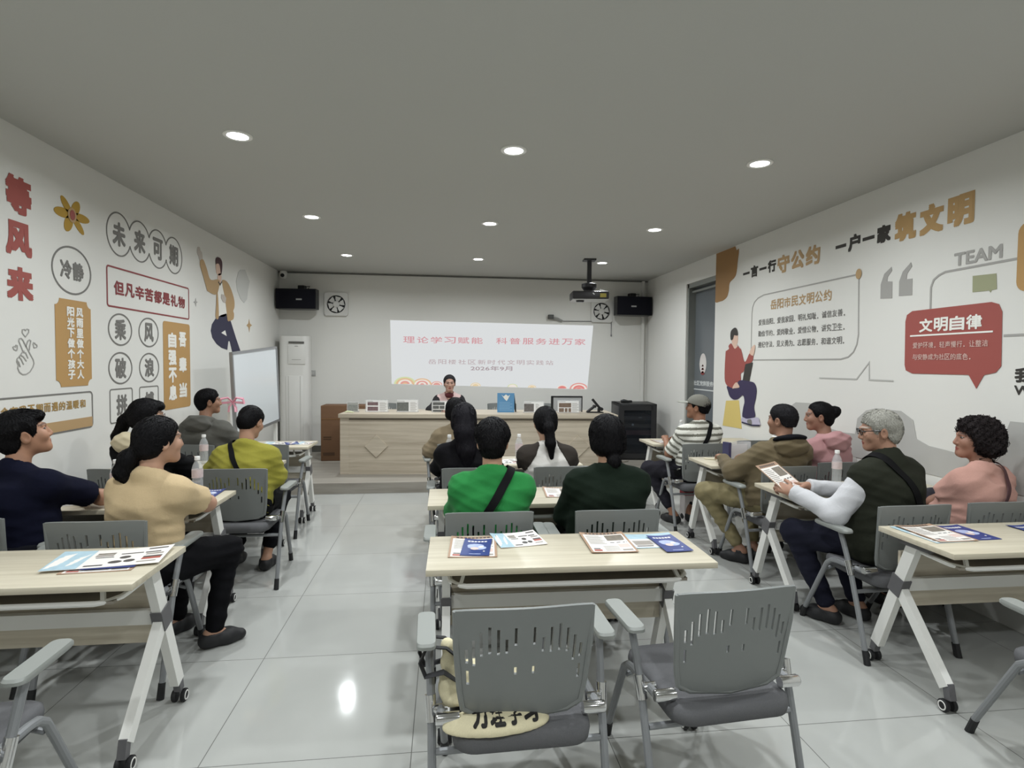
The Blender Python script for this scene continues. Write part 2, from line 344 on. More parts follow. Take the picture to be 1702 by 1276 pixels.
D = {
 'hand1': [(3.761,1.59),(3.73,1.649),(3.734,1.664),(3.749,1.667),(3.761,1.659),(3.819,1.576),(3.847,1.537),(3.852,1.515),(3.843,1.494),(3.815,1.463),(3.784,1.45),(3.752,1.45),(3.729,1.464),(3.716,1.488),(3.721,1.505),(3.709,1.528),(3.712,1.543),(3.728,1.555),(3.74,1.566),(3.756,1.583),(3.772,1.59)],
 'hand2': [(3.785,1.616),(3.805,1.653),(3.818,1.66),(3.829,1.654),(3.82,1.626),(3.813,1.594)],
 'hand3': [(3.711,1.535),(3.726,1.522),(3.737,1.494)],
 'hand4': [(3.728,1.555),(3.745,1.542),(3.765,1.509)],
 'hand5': [(3.742,1.566),(3.764,1.556),(3.789,1.529)],
 'hand6': [(3.765,1.583),(3.784,1.58),(3.802,1.546)],
 'heart1': [(3.784,1.676),(3.76,1.699),(3.76,1.719),(3.779,1.722),(3.786,1.715),(3.798,1.725),(3.814,1.722),(3.813,1.705),(3.784,1.676)],
 'heart2': [(3.711,1.592),(3.687,1.599),(3.682,1.612),(3.693,1.617),(3.702,1.614),(3.705,1.624),(3.716,1.623),(3.715,1.603),(3.711,1.592)],
 'heart3': [(3.855,1.613),(3.848,1.634),(3.851,1.644),(3.864,1.642),(3.867,1.634),(3.879,1.633),(3.883,1.622),(3.875,1.615),(3.855,1.613)],
 'lf_hand': [(6.233,2.701),(6.262,2.715),(6.291,2.714),(6.309,2.685),(6.345,2.667),(6.356,2.596),(6.294,2.57),(6.255,2.619),(6.227,2.649)],
 'lf_armL': [(6.294,2.578),(6.368,2.602),(6.454,2.524),(6.549,2.42),(6.751,2.451),(6.801,2.425),(6.712,2.279),(6.486,2.284),(6.448,2.308),(6.351,2.446),(6.29,2.528)],
 'lf_head': [(6.716,2.622),(6.864,2.647),(6.867,2.547),(6.817,2.506),(6.741,2.505),(6.709,2.544)],
 'lf_hair': [(6.702,2.608),(6.701,2.665),(6.746,2.697),(6.836,2.698),(6.884,2.656),(6.876,2.571),(6.846,2.521),(6.822,2.595),(6.792,2.629),(6.722,2.621)],
 'lf_neck': [(6.763,2.508),(6.849,2.527),(6.859,2.461),(6.814,2.405),(6.756,2.43)],
 'lf_shirt': [(6.744,2.417),(6.814,2.382),(6.881,2.436),(6.958,2.31),(7.012,2.086),(6.762,2.049),(6.711,2.237)],
 'lf_collar': [(6.755,2.421),(6.814,2.391),(6.873,2.438),(6.864,2.445),(6.814,2.41),(6.767,2.432)],
 'lf_jackL': [(6.713,2.281),(6.746,2.285),(6.767,2.033),(6.683,2.02),(6.701,2.17)],
 'lf_jackR': [(6.894,2.466),(7.037,2.458),(7.16,2.381),(7.247,2.273),(7.251,2.19),(7.211,2.139),(7.236,2.105),(7.215,2.044),(7.118,2.016),(7.031,2.013),(6.998,2.131),(6.957,2.265),(6.886,2.403)],
 'lf_hand2': [(6.849,2.297),(6.928,2.301),(6.987,2.268),(6.964,2.208),(6.896,2.213),(6.839,2.251)],
 'lf_pants': [(6.997,2.091),(6.834,2.06),(6.677,2.004),(6.581,1.937),(6.55,1.865),(6.59,1.791),(6.698,1.73),(6.838,1.689),(7.016,1.668),(7.05,1.77),(7.096,1.772),(7.178,1.636),(7.456,1.655),(7.307,1.81),(7.125,2.02),(7.025,2.011)],
 'lf_tri': [(6.837,1.858),(6.95,1.893),(6.996,1.829)],
 'lf_blob': [(7.482,2.677),(7.642,2.703),(7.732,2.631),(7.806,2.578),(7.746,2.455),(7.706,2.335),(7.595,2.273),(7.473,2.31),(7.356,2.406),(7.325,2.51),(7.395,2.629)],
 'lf_star1': [(6.177,2.178),(6.192,2.147),(6.222,2.142),(6.192,2.129),(6.179,2.092),(6.161,2.126),(6.12,2.131),(6.159,2.144)],
 'lf_star2': [(7.774,2.086),(7.803,2.03),(7.887,2.01),(7.81,1.986),(7.778,1.913),(7.749,1.975),(7.679,1.997),(7.75,2.027)],
 'rf_hair': [(-6.327,1.836),(-6.341,1.892),(-6.325,1.941),(-6.278,1.966),(-6.231,1.973),(-6.192,1.95),(-6.168,1.895),(-6.193,1.88),(-6.253,1.888),(-6.269,1.861),(-6.283,1.84)],
 'rf_face': [(-6.312,1.841),(-6.27,1.883),(-6.184,1.885),(-6.17,1.835),(-6.184,1.782),(-6.205,1.772),(-6.178,1.749),(-6.245,1.724),(-6.286,1.763)],
 'rf_hood': [(-6.367,1.732),(-6.379,1.766),(-6.325,1.795),(-6.287,1.769),(-6.235,1.729),(-6.172,1.755),(-6.179,1.776),(-6.129,1.737),(-6.087,1.71),(-6.006,1.576),(-5.905,1.675),(-5.833,1.648),(-5.862,1.574),(-5.978,1.55),(-6.025,1.471),(-6.085,1.443),(-6.086,1.368),(-6.185,1.338),(-6.257,1.275),(-6.385,1.295),(-6.457,1.384),(-6.448,1.678),(-6.422,1.711)],
 'rf_hand': [(-5.905,1.675),(-5.869,1.731),(-5.832,1.756),(-5.804,1.76),(-5.802,1.709),(-5.833,1.646)],
 'rf_lap': [(-5.988,1.553),(-5.837,1.572),(-5.901,1.363),(-6.044,1.359)],
 'rf_hand2': [(-6.257,1.269),(-6.227,1.314),(-6.174,1.343),(-6.131,1.323),(-6.103,1.289),(-6.182,1.278)],
 'rf_pants': [(-6.391,1.291),(-6.366,1.231),(-6.319,1.172),(-6.23,1.142),(-6.134,1.156),(-6.029,1.203),(-5.989,1.134),(-6.016,1.052),(-6.011,0.949),(-5.774,0.98),(-5.792,1.086),(-5.76,1.19),(-5.749,1.282),(-5.795,1.347),(-5.891,1.364),(-6.082,1.371),(-6.143,1.339),(-6.099,1.289),(-6.235,1.268)],
 'rf_stool': [(-6.413,1.116),(-6.117,1.141),(-6.04,0.823),(-6.484,0.812)],
 'rf_shoe': [(-6.022,0.956),(-5.921,0.948),(-5.713,0.983),(-5.669,0.935),(-5.664,0.905),(-5.822,0.893),(-6.029,0.902)],
 'rf_sole': [(-6.032,0.907),(-5.822,0.895),(-5.664,0.91),(-5.669,0.892),(-5.831,0.878),(-6.031,0.891)],
 'rf_shoe_d': [(-5.911,0.935),(-5.834,0.948),(-5.822,0.893),(-5.899,0.9)],
 'blob_o': [(-6.756,2.938),(-6.245,2.944),(-6.207,2.69),(-6.255,2.56),(-6.393,2.524),(-6.402,2.419),(-6.457,2.354),(-6.605,2.335),(-6.73,2.363)],
 'bubble': [(-5.838,1.599),(-5.885,1.7),(-5.885,2.112),(-5.8,2.22),(-5.601,2.285),(-4.3,2.285),(-4.276,2.25),(-4.261,1.778),(-4.32,1.67),(-4.443,1.6),(-5.838,1.599)],
 'shade': [(-5.428,0.8),(-5.3,0.98),(-5.181,1.056),(-5.14,1.15),(-5.06,1.192),(-4.85,1.199),(-4.77,1.16),(-4.729,1.016),(-4.416,0.984),(-4.262,0.99),(-4.24,1.119),(-4.149,1.19),(-4.05,1.216),(-3.8,1.216),(-3.69,1.16),(-3.655,1.03),(-3.55,0.995),(-3.293,0.977),(-3.129,1.0),(-3.03,1.1),(-2.988,1.224),(-2.5,1.224),(-2.3,0.8),(-3.288,0.8),(-4.233,0.8)],
 'q1': [(-4.037,2.063),(-4.039,2.172),(-4.006,2.249),(-3.938,2.291),(-3.93,2.262),(-3.972,2.22),(-3.975,2.188),(-3.925,2.18),(-3.921,2.054)],
 'q2': [(-3.858,2.063),(-3.859,2.171),(-3.829,2.238),(-3.758,2.294),(-3.747,2.264),(-3.789,2.216),(-3.793,2.178),(-3.741,2.175),(-3.738,2.057)],
 'gbub': [(-3.268,2.123),(-3.112,2.115),(-3.105,2.019),(-3.138,2.017),(-3.143,2.002),(-3.155,2.016),(-3.265,2.019)],
 'redb': [(-3.788,1.87),(-3.776,1.917),(-3.729,1.941),(-3.135,1.944),(-3.086,1.926),(-3.064,1.878),(-3.057,1.551),(-3.089,1.511),(-3.165,1.494),(-3.213,1.407),(-3.269,1.493),(-3.71,1.493),(-3.769,1.515),(-3.782,1.554)],
 'slide': [(-0.852,2.2),(2.428,2.168),(2.342,1.117),(-0.828,1.194)],
}
# ================================================================== THE SETTING
XL, XR, YB, YF, ZC = -2.53, 3.34, 9.15, -2.6, 2.92
PLAT = .125
def struct(o): o['kind'] = 'structure'; return o
struct(MB().box(((XL+XR)/2, (YB+YF)/2, -.05), (XR-XL+.8, YB-YF+.4, .1)).build('floor', M_FLOOR, smooth=False))
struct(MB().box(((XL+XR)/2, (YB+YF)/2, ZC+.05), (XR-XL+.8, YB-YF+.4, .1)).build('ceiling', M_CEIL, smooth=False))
struct(MB().box((XL-.1, (YB+YF)/2, ZC/2), (.2, YB-YF, ZC)).build('wall_left', M_WALL, smooth=False))
struct(MB().box(((XL+XR)/2, YB+.1, ZC/2), (XR-XL+.4, .2, ZC)).build('wall_back', M_WALL, smooth=False))
struct(MB().box(((XL+XR)/2, YF-.1, ZC/2), (XR-XL+.4, .2, ZC)).build('wall_front', M_WALL, smooth=False))
DY0, DY1, DZ = 6.745, 7.60, 2.655
wr = MB()
wr.box((XR+.1, (YF+DY0)/2, ZC/2), (.2, DY0-YF, ZC)).box((XR+.1, (DY1+YB)/2, ZC/2), (.2, YB-DY1, ZC)).box((XR+.1, (DY0+DY1)/2, (DZ+ZC)/2), (.2, DY1-DY0, ZC-DZ))
wr.box((XR+.25, (DY0+DY1)/2, ZC/2), (.1, DY1-DY0+.3, ZC))
struct(wr.build('wall_right', M_WALL, smooth=False))
struct(MB().box((XL+(XR-XL)/2, (6.765+YB)/2, PLAT/2), (XR-XL, YB-6.765, PLAT)).build('trim_platform', M_PLAT, smooth=False))
struct(MB().box(((XL+XR)/2, YB-.006, PLAT+.05), (XR-XL-.02, .012, .1)).build('baseboard_back', mat('dark_skirting', '56554F', .5), smooth=False))
struct(MB().box(((XL+XR)/2, YB-.012, ZC-.016), (XR-XL, .024, .018)).build('trim_ceiling', mat('dark_grey_line', '6A6A66', .6), smooth=False))  # thin dark grey strip along the top of the back wall
struct(MB().box((3.255, YB-.03, (PLAT+ZC)/2), (.045, .06, ZC-PLAT-.03)).build('trim_conduit', M_WALL, smooth=False))
# door in the right wall: grey leaf set back in a metal frame
M_DOORF = mat('grey_door_frame', '8F918D', .4, metal=.3)
M_DOORG = mat('grey_frosted_glass', '676C70', .25, spec=.5)
door = struct(empty('door_1', (3.46, (DY0+DY1)/2, 0)))
def dloc(y): return y-(DY0+DY1)/2
fr = MB()
for y in (DY0+.02, DY1-.02): fr.box((-.05, dloc(y), (PLAT+DZ)/2), (.1, .04, DZ-PLAT))
fr.box((-.05, 0, DZ-.03), (.1, DY1-DY0, .06)); fr.box((-.03, 0, DZ-.11), (.05, DY1-DY0-.08, .025))
fr.build('door_frame', M_DOORF, door, smooth=False)
MB().box((.015, 0, (PLAT+DZ)/2), (.03, DY1-DY0-.06, DZ-PLAT-.08)).build('door_leaf', M_DOORG, door, smooth=False)
dplane = lambda u, v, d: Vector((-d, -u-(DY0+DY1)/2, v))
g = FL(dplane, .001, .0015); g.disc((-7.30, 1.555), .10, .14); g.build('emblem_disc', mat('pale_emblem', 'D8D2CE', .5), door)
g = FL(dplane, .003, .0015)
for k, wv in enumerate((.03, .045, .06)): g.rect(-7.30-wv/2, 1.53-.045*k-.012, -7.30+wv/2, 1.53-.045*k+.012); g.poly([(-7.30-wv, 1.518-.045*k), (-7.30+wv, 1.518-.045*k), (-7.30, 1.548-.045*k)])
g.poly([(-7.36, 1.42), (-7.30, 1.44), (-7.24, 1.42), (-7.30, 1.40)])
g.build('emblem_tower', mat('emblem_red', '8A3B38', .5), door)
g = FL(dplane, .001, .0015); g.text('社区党群服务中心', -7.58, 1.255, -6.80, 1.325, .06); g.rect(-7.585, 1.195, -6.80, 1.212); g.build('door_lettering', mat('pale_lettering', 'C5C8C8', .5), door)

# ================================================================== DOWNLIGHTS
def downlight(x, y, label):
    r = empty('ceiling_downlight', (x, y, ZC)); tag(r, label, 'ceiling light', 'recessed ceiling downlights')
    MB().lathe([(.060, 0), (.085, 0), (.085, -.006), (.078, -.010), (.062, -.008), (.060, 0)], n=28).build('trim_ring', M_WHITE, r)
    T = MATS.get('lamp_diffuser')
    if not T:
        n = NT('lamp_diffuser'); n.b.inputs['Emission Color'].default_value = LAMP_COL+(1,); n.b.inputs['Emission Strength'].default_value = 12; MATS['lamp_diffuser'] = T = n.m
    MB().lathe([(.0, -.003), (.061, -.003), (.061, -.006), (0, -.006)], n=28).build('lamp_diffuser', T, r)
    L = bpy.data.lights.get('downlight_glow')
    if not L:
        L = bpy.data.lights.new('downlight_glow', 'AREA'); L.shape = 'DISK'; L.size = .11; L.energy = LAMP_WATTS; L.color = LAMP_COL; L.spread = R(164)
    o = bpy.data.objects.new('downlight_glow', L); COL.objects.link(o); o.parent = r; o.location = (0, 0, -.012)
rows = [(7.6, 'in the row nearest the projected slide'), (5.65, 'in the middle row over the front tables'), (3.7, 'in the nearest row of lights in view')]
for y, rn in rows:
    for x, cn in ((-1.26, 'leftmost'), (.44, 'middle one'), (2.13, 'rightmost')):
        downlight(x, y, 'small round ceiling downlight, %s of three %s' % (cn, rn))
for y in (1.75, -.2):  # unseen rows added for lighting, continuing the visible grid
    for x in (-1.26, .44, 2.13):
        r = bpy.data.lights.get('downlight_glow')
        downlight(x, y, 'unseen round ceiling downlight added behind the camera to light the room')

# ================================================================== WALL PRINTS, LEFT WALL
def deco(name, label, cat='wall sticker', group=None):
    return tag(empty(name, (0, 0, 0)), label, cat, group)
LW = lambda d=.001: FL(left_wall, d)
def ser(st, c, h, bold=.06): return (st, c[0]-h/2, c[1]-h/2, c[0]+h/2, c[1]+h/2, bold)
t = LW()
for ch, a in (('等', (3.652, 2.405, 3.862, 2.630)), ('风', (3.645, 2.157, 3.858, 2.360)), ('来', (3.645, 1.892, 3.862, 2.092))): t.text(ch, *a, .055, square=True)
tag(t.build('wall_lettering', M_RED), 'three big dark red characters stacked vertically at the left end of the left wall', 'wall lettering')
fl = deco('flower_sticker', 'ochre six-petalled flower printed on left wall beside the big red characters')
t = LW(); c0 = (4.243, 2.525)
for (px, py), wd in (((4.135, 2.625), .03), ((4.322, 2.628), .038), ((4.435, 2.530), .03), ((4.369, 2.422), .028), ((4.176, 2.408), .04), ((4.064, 2.516), .033)):
    dx, dy = px-c0[0], py-c0[1]; L_ = math.hypot(dx, dy); ux, uy = dx/L_, dy/L_
    t.poly([(c0[0]+ux*L_*.52+ux*L_*.49*math.cos(a)-uy*wd*math.sin(a), c0[1]+uy*L_*.52+uy*L_*.49*math.cos(a)+ux*wd*math.sin(a)) for a in [2*math.pi*i/18 for i in range(18)]])
t.build('petals', mat('mustard_print', 'B08B2F', .65), fl)
LW(.004).disc(c0, .045, .05).build('flower_centre', M_TAN, fl); LW(.006).disc(c0, .026, .034).build('flower_eye', M_RED, fl)
def ring_sticker(c, r, st, th, label, name='round_slogan_sticker'):
    o = deco(name, label); LW().ring(c, r[0], r[1], .012).build('ring', M_GREYTX, o)
    n = len(st); t = LW()
    for i, ch in enumerate(st): t.text(ch, c[0]-th*n/2+i*th+th*.03, c[1]-th*.5, c[0]-th*n/2+(i+1)*th-th*.03, c[1]+th*.5, .038)
    t.build('lettering', M_GREYTX, o)
ring_sticker((4.237, 2.148), (.203, .158), '冷静', .128, 'grey outlined circle with two grey characters under the flower on left wall')
o = deco('slogan_cloud_sticker', 'four overlapping grey circle outlines holding four grey characters high on left wall')
cs = [(4.812, 2.520), (5.115, 2.527), (5.418, 2.525), (5.715, 2.523)]; t = LW()
for i, c in enumerate(cs):
    a0 = math.acos(.152/.166); lo = a0 if i < 3 else 0.0; hi = a0 if i > 0 else 0.0
    pts = []
    for k in range(41):
        a = lo+(math.pi-hi-lo)*k/40; pts.append((c[0]+.166*math.cos(a), c[1]+.165*math.sin(a)))
    t.stroke(pts, .011); t.stroke([(x, 2*c[1]-y) for x, y in pts], .011)
t.build('outline', M_GREYTX, o)
for c, ch in zip(cs, '未来可期'): LW().text(ch, c[0]-.088, c[1]-.095, c[0]+.088, c[1]+.095, .042).build('character', M_GREYTX, o)
o = deco('framed_slogan_sticker', 'long dark red outlined box with eight dark red characters on left wall')
LW().stroke(rrect(4.639, 1.951, 6.018, 2.254, .02, 3), .013, True).build('frame', M_REDD, o); t = LW()
for i, ch in enumerate('但凡辛苦都是礼物'): t.text(ch, 4.728+i*.152, 2.045, 4.728+i*.152+.140, 2.157, .040)
t.build('lettering', M_REDD, o)
pl = deco('vertical_slogan_plaque', 'ochre vertical plaque with notched corners and white characters below the grey circle on left wall')
def notched(u0, v0, u1, v1, r):
    out = []
    for cx, cy, a0 in ((u1, v1, 270), (u0, v1, 360), (u0, v0, 90), (u1, v0, 180)):
        out += [(cx+r*math.cos(R(a0-90*i/5)), cy+r*math.sin(R(a0-90*i/5))) for i in range(6)]
    return out
LW().poly(notched(4.052, 1.358, 4.430, 1.948, .045)).build('panel', M_OCHRE, pl); t = LW(.004)
for st, u in (('阳光下做个孩子', 4.166), ('风雨里做个大人', 4.262)):
    for i, ch in enumerate(st): t.text(ch, u, 1.900-(i+1)*.0715+.006, u+.076, 1.900-i*.0715, .05)
t.build('lettering', M_WHITEP, pl)
o = deco('finger_heart_sticker', 'thin outline drawing of a hand making a finger heart with three hearts on left wall')
t = LW(); t.stroke(D['hand1'], .007, True)
for k in ('hand2', 'hand3', 'hand4', 'hand5', 'hand6'): t.stroke(D[k], .007)
t.build('hand_outline', M_GREY3, o)
for k in ('heart1', 'heart2', 'heart3'): LW().stroke(D[k], .006).build('heart', M_GREY3, o)
o = deco('banner_sticker', 'wide grey outlined banner with ochre characters and ochre foot strip low on left wall')
LW().stroke(rrect(2.3, 1.058, 4.432, 1.312, .03, 4), .010, True).build('frame', M_GREYTX, o)
LW(.002).rect(2.31, 1.064, 4.426, 1.132).build('foot_strip', M_TAN, o); t = LW()
for i, ch in enumerate('我们总会有我不期而遇的温暖和'): t.text(ch, 3.36+i*.0715, 1.203, 3.36+i*.0715+.062, 1.262, .032)
t.build('lettering', mat('ochre_lettering', 'AA8A52', .65), o)
for ch, c, nb in (('乘', (4.808, 1.779), 'upper left'), ('风', (5.241, 1.779), 'upper right'), ('破', (4.803, 1.477), 'lower left'), ('浪', (5.241, 1.477), 'lower right')):
    ring_sticker(c, (.160, .121), ch, .165, 'grey circle with one grey character, %s of the four below the red box' % nb)
for ch, u, nb in (('拼', 4.651, 'left one'), ('搏', 5.075, 'right one')):
    o = deco('square_slogan_sticker', 'grey outlined square with one grey character, %s of the pair low on left wall' % nb)
    LW().stroke(rrect(u, 1.055, u+.312, 1.314, .02, 3), .009, True).build('frame', M_GREYTX, o)
    LW().text(ch, u+.085, 1.105, u+.235, 1.27, .038).build('lettering', M_GREYTX, o)
pl = deco('vertical_slogan_plaque', 'ochre rounded plaque with two columns of large white characters beside the four grey circles')
LW().poly(rrect(5.488, 1.085, 6.030, 1.898, .03)).build('panel', M_OCHRE, pl); t = LW(.004)
for i, ch in enumerate('自强不息'): t.text(ch, 5.575, 1.80-(i+1)*.163+.02, 5.735, 1.80-i*.163, .055)
for i, ch in enumerate('吾辈当'): t.text(ch, 5.785, 1.815-i*.245-.145, 5.945, 1.815-i*.245, .055)
t.build('lettering', M_WHITEP, pl)
o = deco('man_mural', 'flat drawing of a waving man in ochre jacket and navy trousers on left wall', 'wall mural')
M_SKIND = mat('grey_skin_print', 'BFB6AE', .65)
for nm, m, ds in (('trousers', M_NAVY, ('lf_pants',)), ('shirt', M_WHITEP, ('lf_shirt',)), ('hand', M_SKIND, ('lf_hand',)), ('neck', M_SKINP, ('lf_neck',)), ('face', M_SKINP, ('lf_head',))):
    t = LW()
    for k in ds: t.poly(D[k] if k == 'lf_pants' else soft(D[k]))
    t.build(nm, m, o)
t = LW(.003)
for k in ('lf_armL', 'lf_jackL', 'lf_jackR'): t.poly(soft(D[k]))
t.build('jacket', M_TAN, o); LW(.003).poly(soft(D['lf_hair'])).build('hair', mat('maroon_print', '4A2A30', .65), o)
LW(.004).poly(D['lf_collar']).build('collar', M_INK, o); LW(.005).poly(D['lf_hand2']).build('hand', M_SKIND, o); LW(.003).poly(D['lf_tri']).build('triangle', M_WHITEP, o)
tag(LW().poly(D['lf_blob']).build('oval_print', mat('faint_grey_print', 'C6C6C2', .7)), 'faint pale grey oval print on left wall behind the waving man', 'wall sticker')  # plain faint grey oval, printed
tag(LW().poly(D['lf_star1']).build('sparkle_sticker', M_GREY3), 'small grey four-pointed sparkle on left wall left of the waving man', 'wall sticker')
tag(LW().poly(D['lf_star2']).build('sparkle_sticker', M_TAN), 'tan four-pointed sparkle on left wall right of the waving man', 'wall sticker')

# ================================================================== WALL PRINTS, RIGHT WALL  (u = -y)
RW = lambda d=.001: FL(right_wall, d)
tag(RW().poly([(-6.74, 2.915), (-6.28, 2.915), (-6.245, 2.86)]+soft([(-6.235, 2.87), (-6.222, 2.70), (-6.26, 2.57), (-6.39, 2.51), (-6.41, 2.42), (-6.46, 2.345), (-6.60, 2.315), (-6.735, 2.37)])[1:-4]+[(-6.74, 2.36)]).build('blob_sticker', mat('brown_print', '9A7446', .65)), 'brown rounded blob at top of right wall beside the door', 'wall sticker')
def line(st, u0, v0, u1, v1, gap, bold, m, name, label, v0b=None):
    t = RW(); n = len(st); w_ = (u1-u0-gap*(n-1))/n
    for i, ch in enumerate(st):
        a = u0+i*(w_+gap); h = v1-v0
        if ch == '一': t.rect(a+.006, v0+h*.40, a+w_-.006, v0+h*.60)
        else: t.text(ch, a, v0, a+w_, v1, bold, square=True)
    return tag(t.build(name, m), label, 'wall lettering')
line('一言一行', -6.095, 2.500, -5.450, 2.625, .02, .05, M_INK, 'wall_lettering', 'four black characters at left start of slogan on right wall')
line('守公约', -5.425, 2.462, -4.767, 2.640, .025, .042, M_TAN, 'wall_lettering', 'three tan characters after the first black ones on right wall')
line('一户一家', -4.570, 2.490, -3.955, 2.625, .02, .055, M_INK, 'wall_lettering', 'four black characters in the middle of slogan on right wall')
line('筑文明', -3.918, 2.462, -3.274, 2.668, .03, .06, mat('deep_tan_print', 'B59362', .65), 'wall_lettering', 'three large tan characters ending the slogan on right wall')
o = deco('pledge_bubble_sticker', 'grey outlined speech bubble with tan title and three lines of small text on right wall')
RW().stroke([(-5.838, 1.599), (-5.872, 1.63), (-5.885, 1.70), (-5.885, 2.10), (-5.875, 2.17), (-5.84, 2.225), (-5.77, 2.262), (-5.66, 2.283), (-4.30, 2.288), (-4.276, 2.25), (-4.261, 1.80), (-4.275, 1.72), (-4.31, 1.66), (-4.37, 1.618), (-4.46, 1.60), (-5.838, 1.599)], .012).build('outline', M_GREY3, o); RW(.004).disc((-4.276, 2.29), .032, .042).build('corner_dot', M_TAN, o)
t = RW()
for i, ch in enumerate('岳阳市民文明公约'): t.text(ch, -5.530+i*.118, 2.112, -5.530+i*.118+.106, 2.213, .025)
t.build('title', M_TAN, o); t = RW()
for st, v in (('爱我岳阳、爱我家园、明礼知耻、诚信友善。', 1.965), ('勤俭节约、爱岗敬业、爱惜公物、讲究卫生。', 1.846), ('遵纪守法、见义勇为、志愿服务、和谐文明。', 1.730)):
    for i, ch in enumerate(st):
        if ch in '、。': t.disc((-5.748+i*.0685+.014, v+.008), .007, .007, 8)
        else: t.text(ch, -5.748+i*.0685, v, -5.748+i*.0685+.062, v+.062, .012)
t.build('lettering', M_GREYTX, o)
o = deco('quote_mark_sticker', 'pair of large grey opening quotation marks on right wall')
RW().poly(D['q1']).build('quote_mark', M_GREY3, o); RW().poly(D['q2']).build('quote_mark', M_GREY3, o)
tag(RW().text('TEAM', -3.408, 2.203, -3.078, 2.290, .05).build('wall_lettering', M_GREY3), 'grey Latin capital letters resting on a grey line on right wall', 'wall lettering')
tag(RW().stroke([(-3.578, 1.93), (-3.58, 2.09), (-3.56, 2.14), (-3.52, 2.165), (-3.47, 2.18), (-2.5, 2.185), (-2.4, 2.1), (-2.4, 1.734), (-3.05, 1.734)], .014).build('bubble_outline_sticker', M_GREY3), 'grey bubble outline running behind the red speech bubble on right wall', 'wall sticker')
tag(RW().poly(D['gbub']).build('speech_bubble_sticker', mat('sage_print', '9A9C7C', .65)), 'small sage green speech bubble below the grey capitals on right wall', 'wall sticker')
o = deco('red_bubble_sticker', 'large brick red speech bubble with white title and text on right wall')
RW(.002).poly(D['redb']).build('bubble', M_RED, o); t = RW(.005)
for i, ch in enumerate('文明自律'): t.text(ch, -3.662+i*.121, 1.783, -3.662+i*.121+.11, 1.878, .038)
t.build('title', M_WHITEP, o); RW(.005).rect(-3.738, 1.757, -3.115, 1.768).build('underline', M_WHITEP, o); t = RW(.005)
for st, v in (('爱护环境、轻声慢行、让整洁', 1.672), ('与安静成为社区的底色。', 1.590)):
    for i, ch in enumerate(st):
        if ch in '、。': t.disc((-3.712+i*.044+.01, v+.006), .005, .005, 8)
        else: t.text(ch, -3.712+i*.044, v, -3.712+i*.044+.040, v+.042, .015)
t.build('lettering', mat('pinkish_print', 'D9B7AE', .6), o)
tag(RW().stroke([(-4.730, 1.433), (-4.266, 1.436), (-4.133, 1.573), (-4.127, 1.435), (-3.884, 1.434)], .012).build('line_sticker', M_LGREY), 'thin grey zigzag line left of the red speech bubble on right wall', 'wall sticker')
tag(RW(.003).poly(rrect(-2.985, 1.985, -2.4, 2.385, .06)).build('panel_sticker', M_OCHRE), 'ochre rounded panel cut by right edge of the picture on right wall', 'wall sticker')
tag(RW().text('我', -2.975, 1.455, -2.86, 1.542, .05).text('们', -2.845, 1.455, -2.735, 1.542, .05).text('WE', -2.975, 1.382, -2.83, 1.438, .05).build('wall_lettering', M_INK), 'black characters over Latin capitals at right edge of the picture', 'wall lettering')
tag(RW(.002).poly(D['shade']).build('skyline_sticker', M_LGREY), 'pale grey stepped silhouette printed low on right wall behind the audience', 'wall sticker')
tag(RW().poly([(-5.46, .70), (-5.10, .98), (-4.6, .99), (-4.3, .93), (-4.2, .70)]).build('skyline_sticker', mat('paler_grey_print', 'BDBCB8', .7)), 'low pale grey hill shape under the stepped silhouette on right wall', 'wall sticker')
o = deco('seated_man_mural', 'flat drawing of a man in red hoodie with laptop on yellow stool on right wall', 'wall mural')
for nm, m, k, d in (('stool', mat('straw_print', 'D6BF72', .65), 'rf_stool', .001), ('face', M_SKINP, 'rf_face', .001), ('hoodie', M_RED, 'rf_hood', .003), ('laptop', M_INK, 'rf_lap', .004), ('trousers', mat('violet_navy_print', '352C4E', .65), 'rf_pants', .0045),
                    ('hair', M_INK, 'rf_hair', .004), ('hand', M_SKINP, 'rf_hand', .005), ('hand', M_SKINP, 'rf_hand2', .007), ('shoe', mat('lilac_print', 'B9B4C8', .65), 'rf_shoe', .007), ('shoe_side', M_GREYTX, 'rf_shoe_d', .009), ('sole', M_NAVY, 'rf_sole', .009)):
    RW(d).poly(D[k] if nm in ('stool', 'laptop', 'sole') else soft(D[k])).build(nm, m, o)

# ================================================================== BACK WALL
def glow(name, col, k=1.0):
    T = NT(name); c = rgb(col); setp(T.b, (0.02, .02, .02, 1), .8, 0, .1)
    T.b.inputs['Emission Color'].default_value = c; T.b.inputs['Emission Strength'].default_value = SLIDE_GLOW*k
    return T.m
sl = tag(empty('projected_slide', (0, 0, 0)), 'bright projected slide with red title line on the back wall', 'projected image')  # projector light on the bare wall, put in as thin glowing panels
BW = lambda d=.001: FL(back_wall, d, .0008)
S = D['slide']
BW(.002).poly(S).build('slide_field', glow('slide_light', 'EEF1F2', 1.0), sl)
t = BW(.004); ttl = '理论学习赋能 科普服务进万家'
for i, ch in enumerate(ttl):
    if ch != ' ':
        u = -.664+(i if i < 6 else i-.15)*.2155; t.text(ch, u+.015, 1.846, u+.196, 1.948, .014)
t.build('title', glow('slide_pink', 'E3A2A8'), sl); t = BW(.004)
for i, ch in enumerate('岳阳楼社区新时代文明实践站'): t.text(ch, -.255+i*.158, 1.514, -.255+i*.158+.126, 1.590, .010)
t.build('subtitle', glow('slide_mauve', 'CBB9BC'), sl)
BW(.004).text('2026年9月', .418, 1.414, 1.094, 1.490, .018).build('date', glow('slide_grey', 'B5A3A8'), sl)
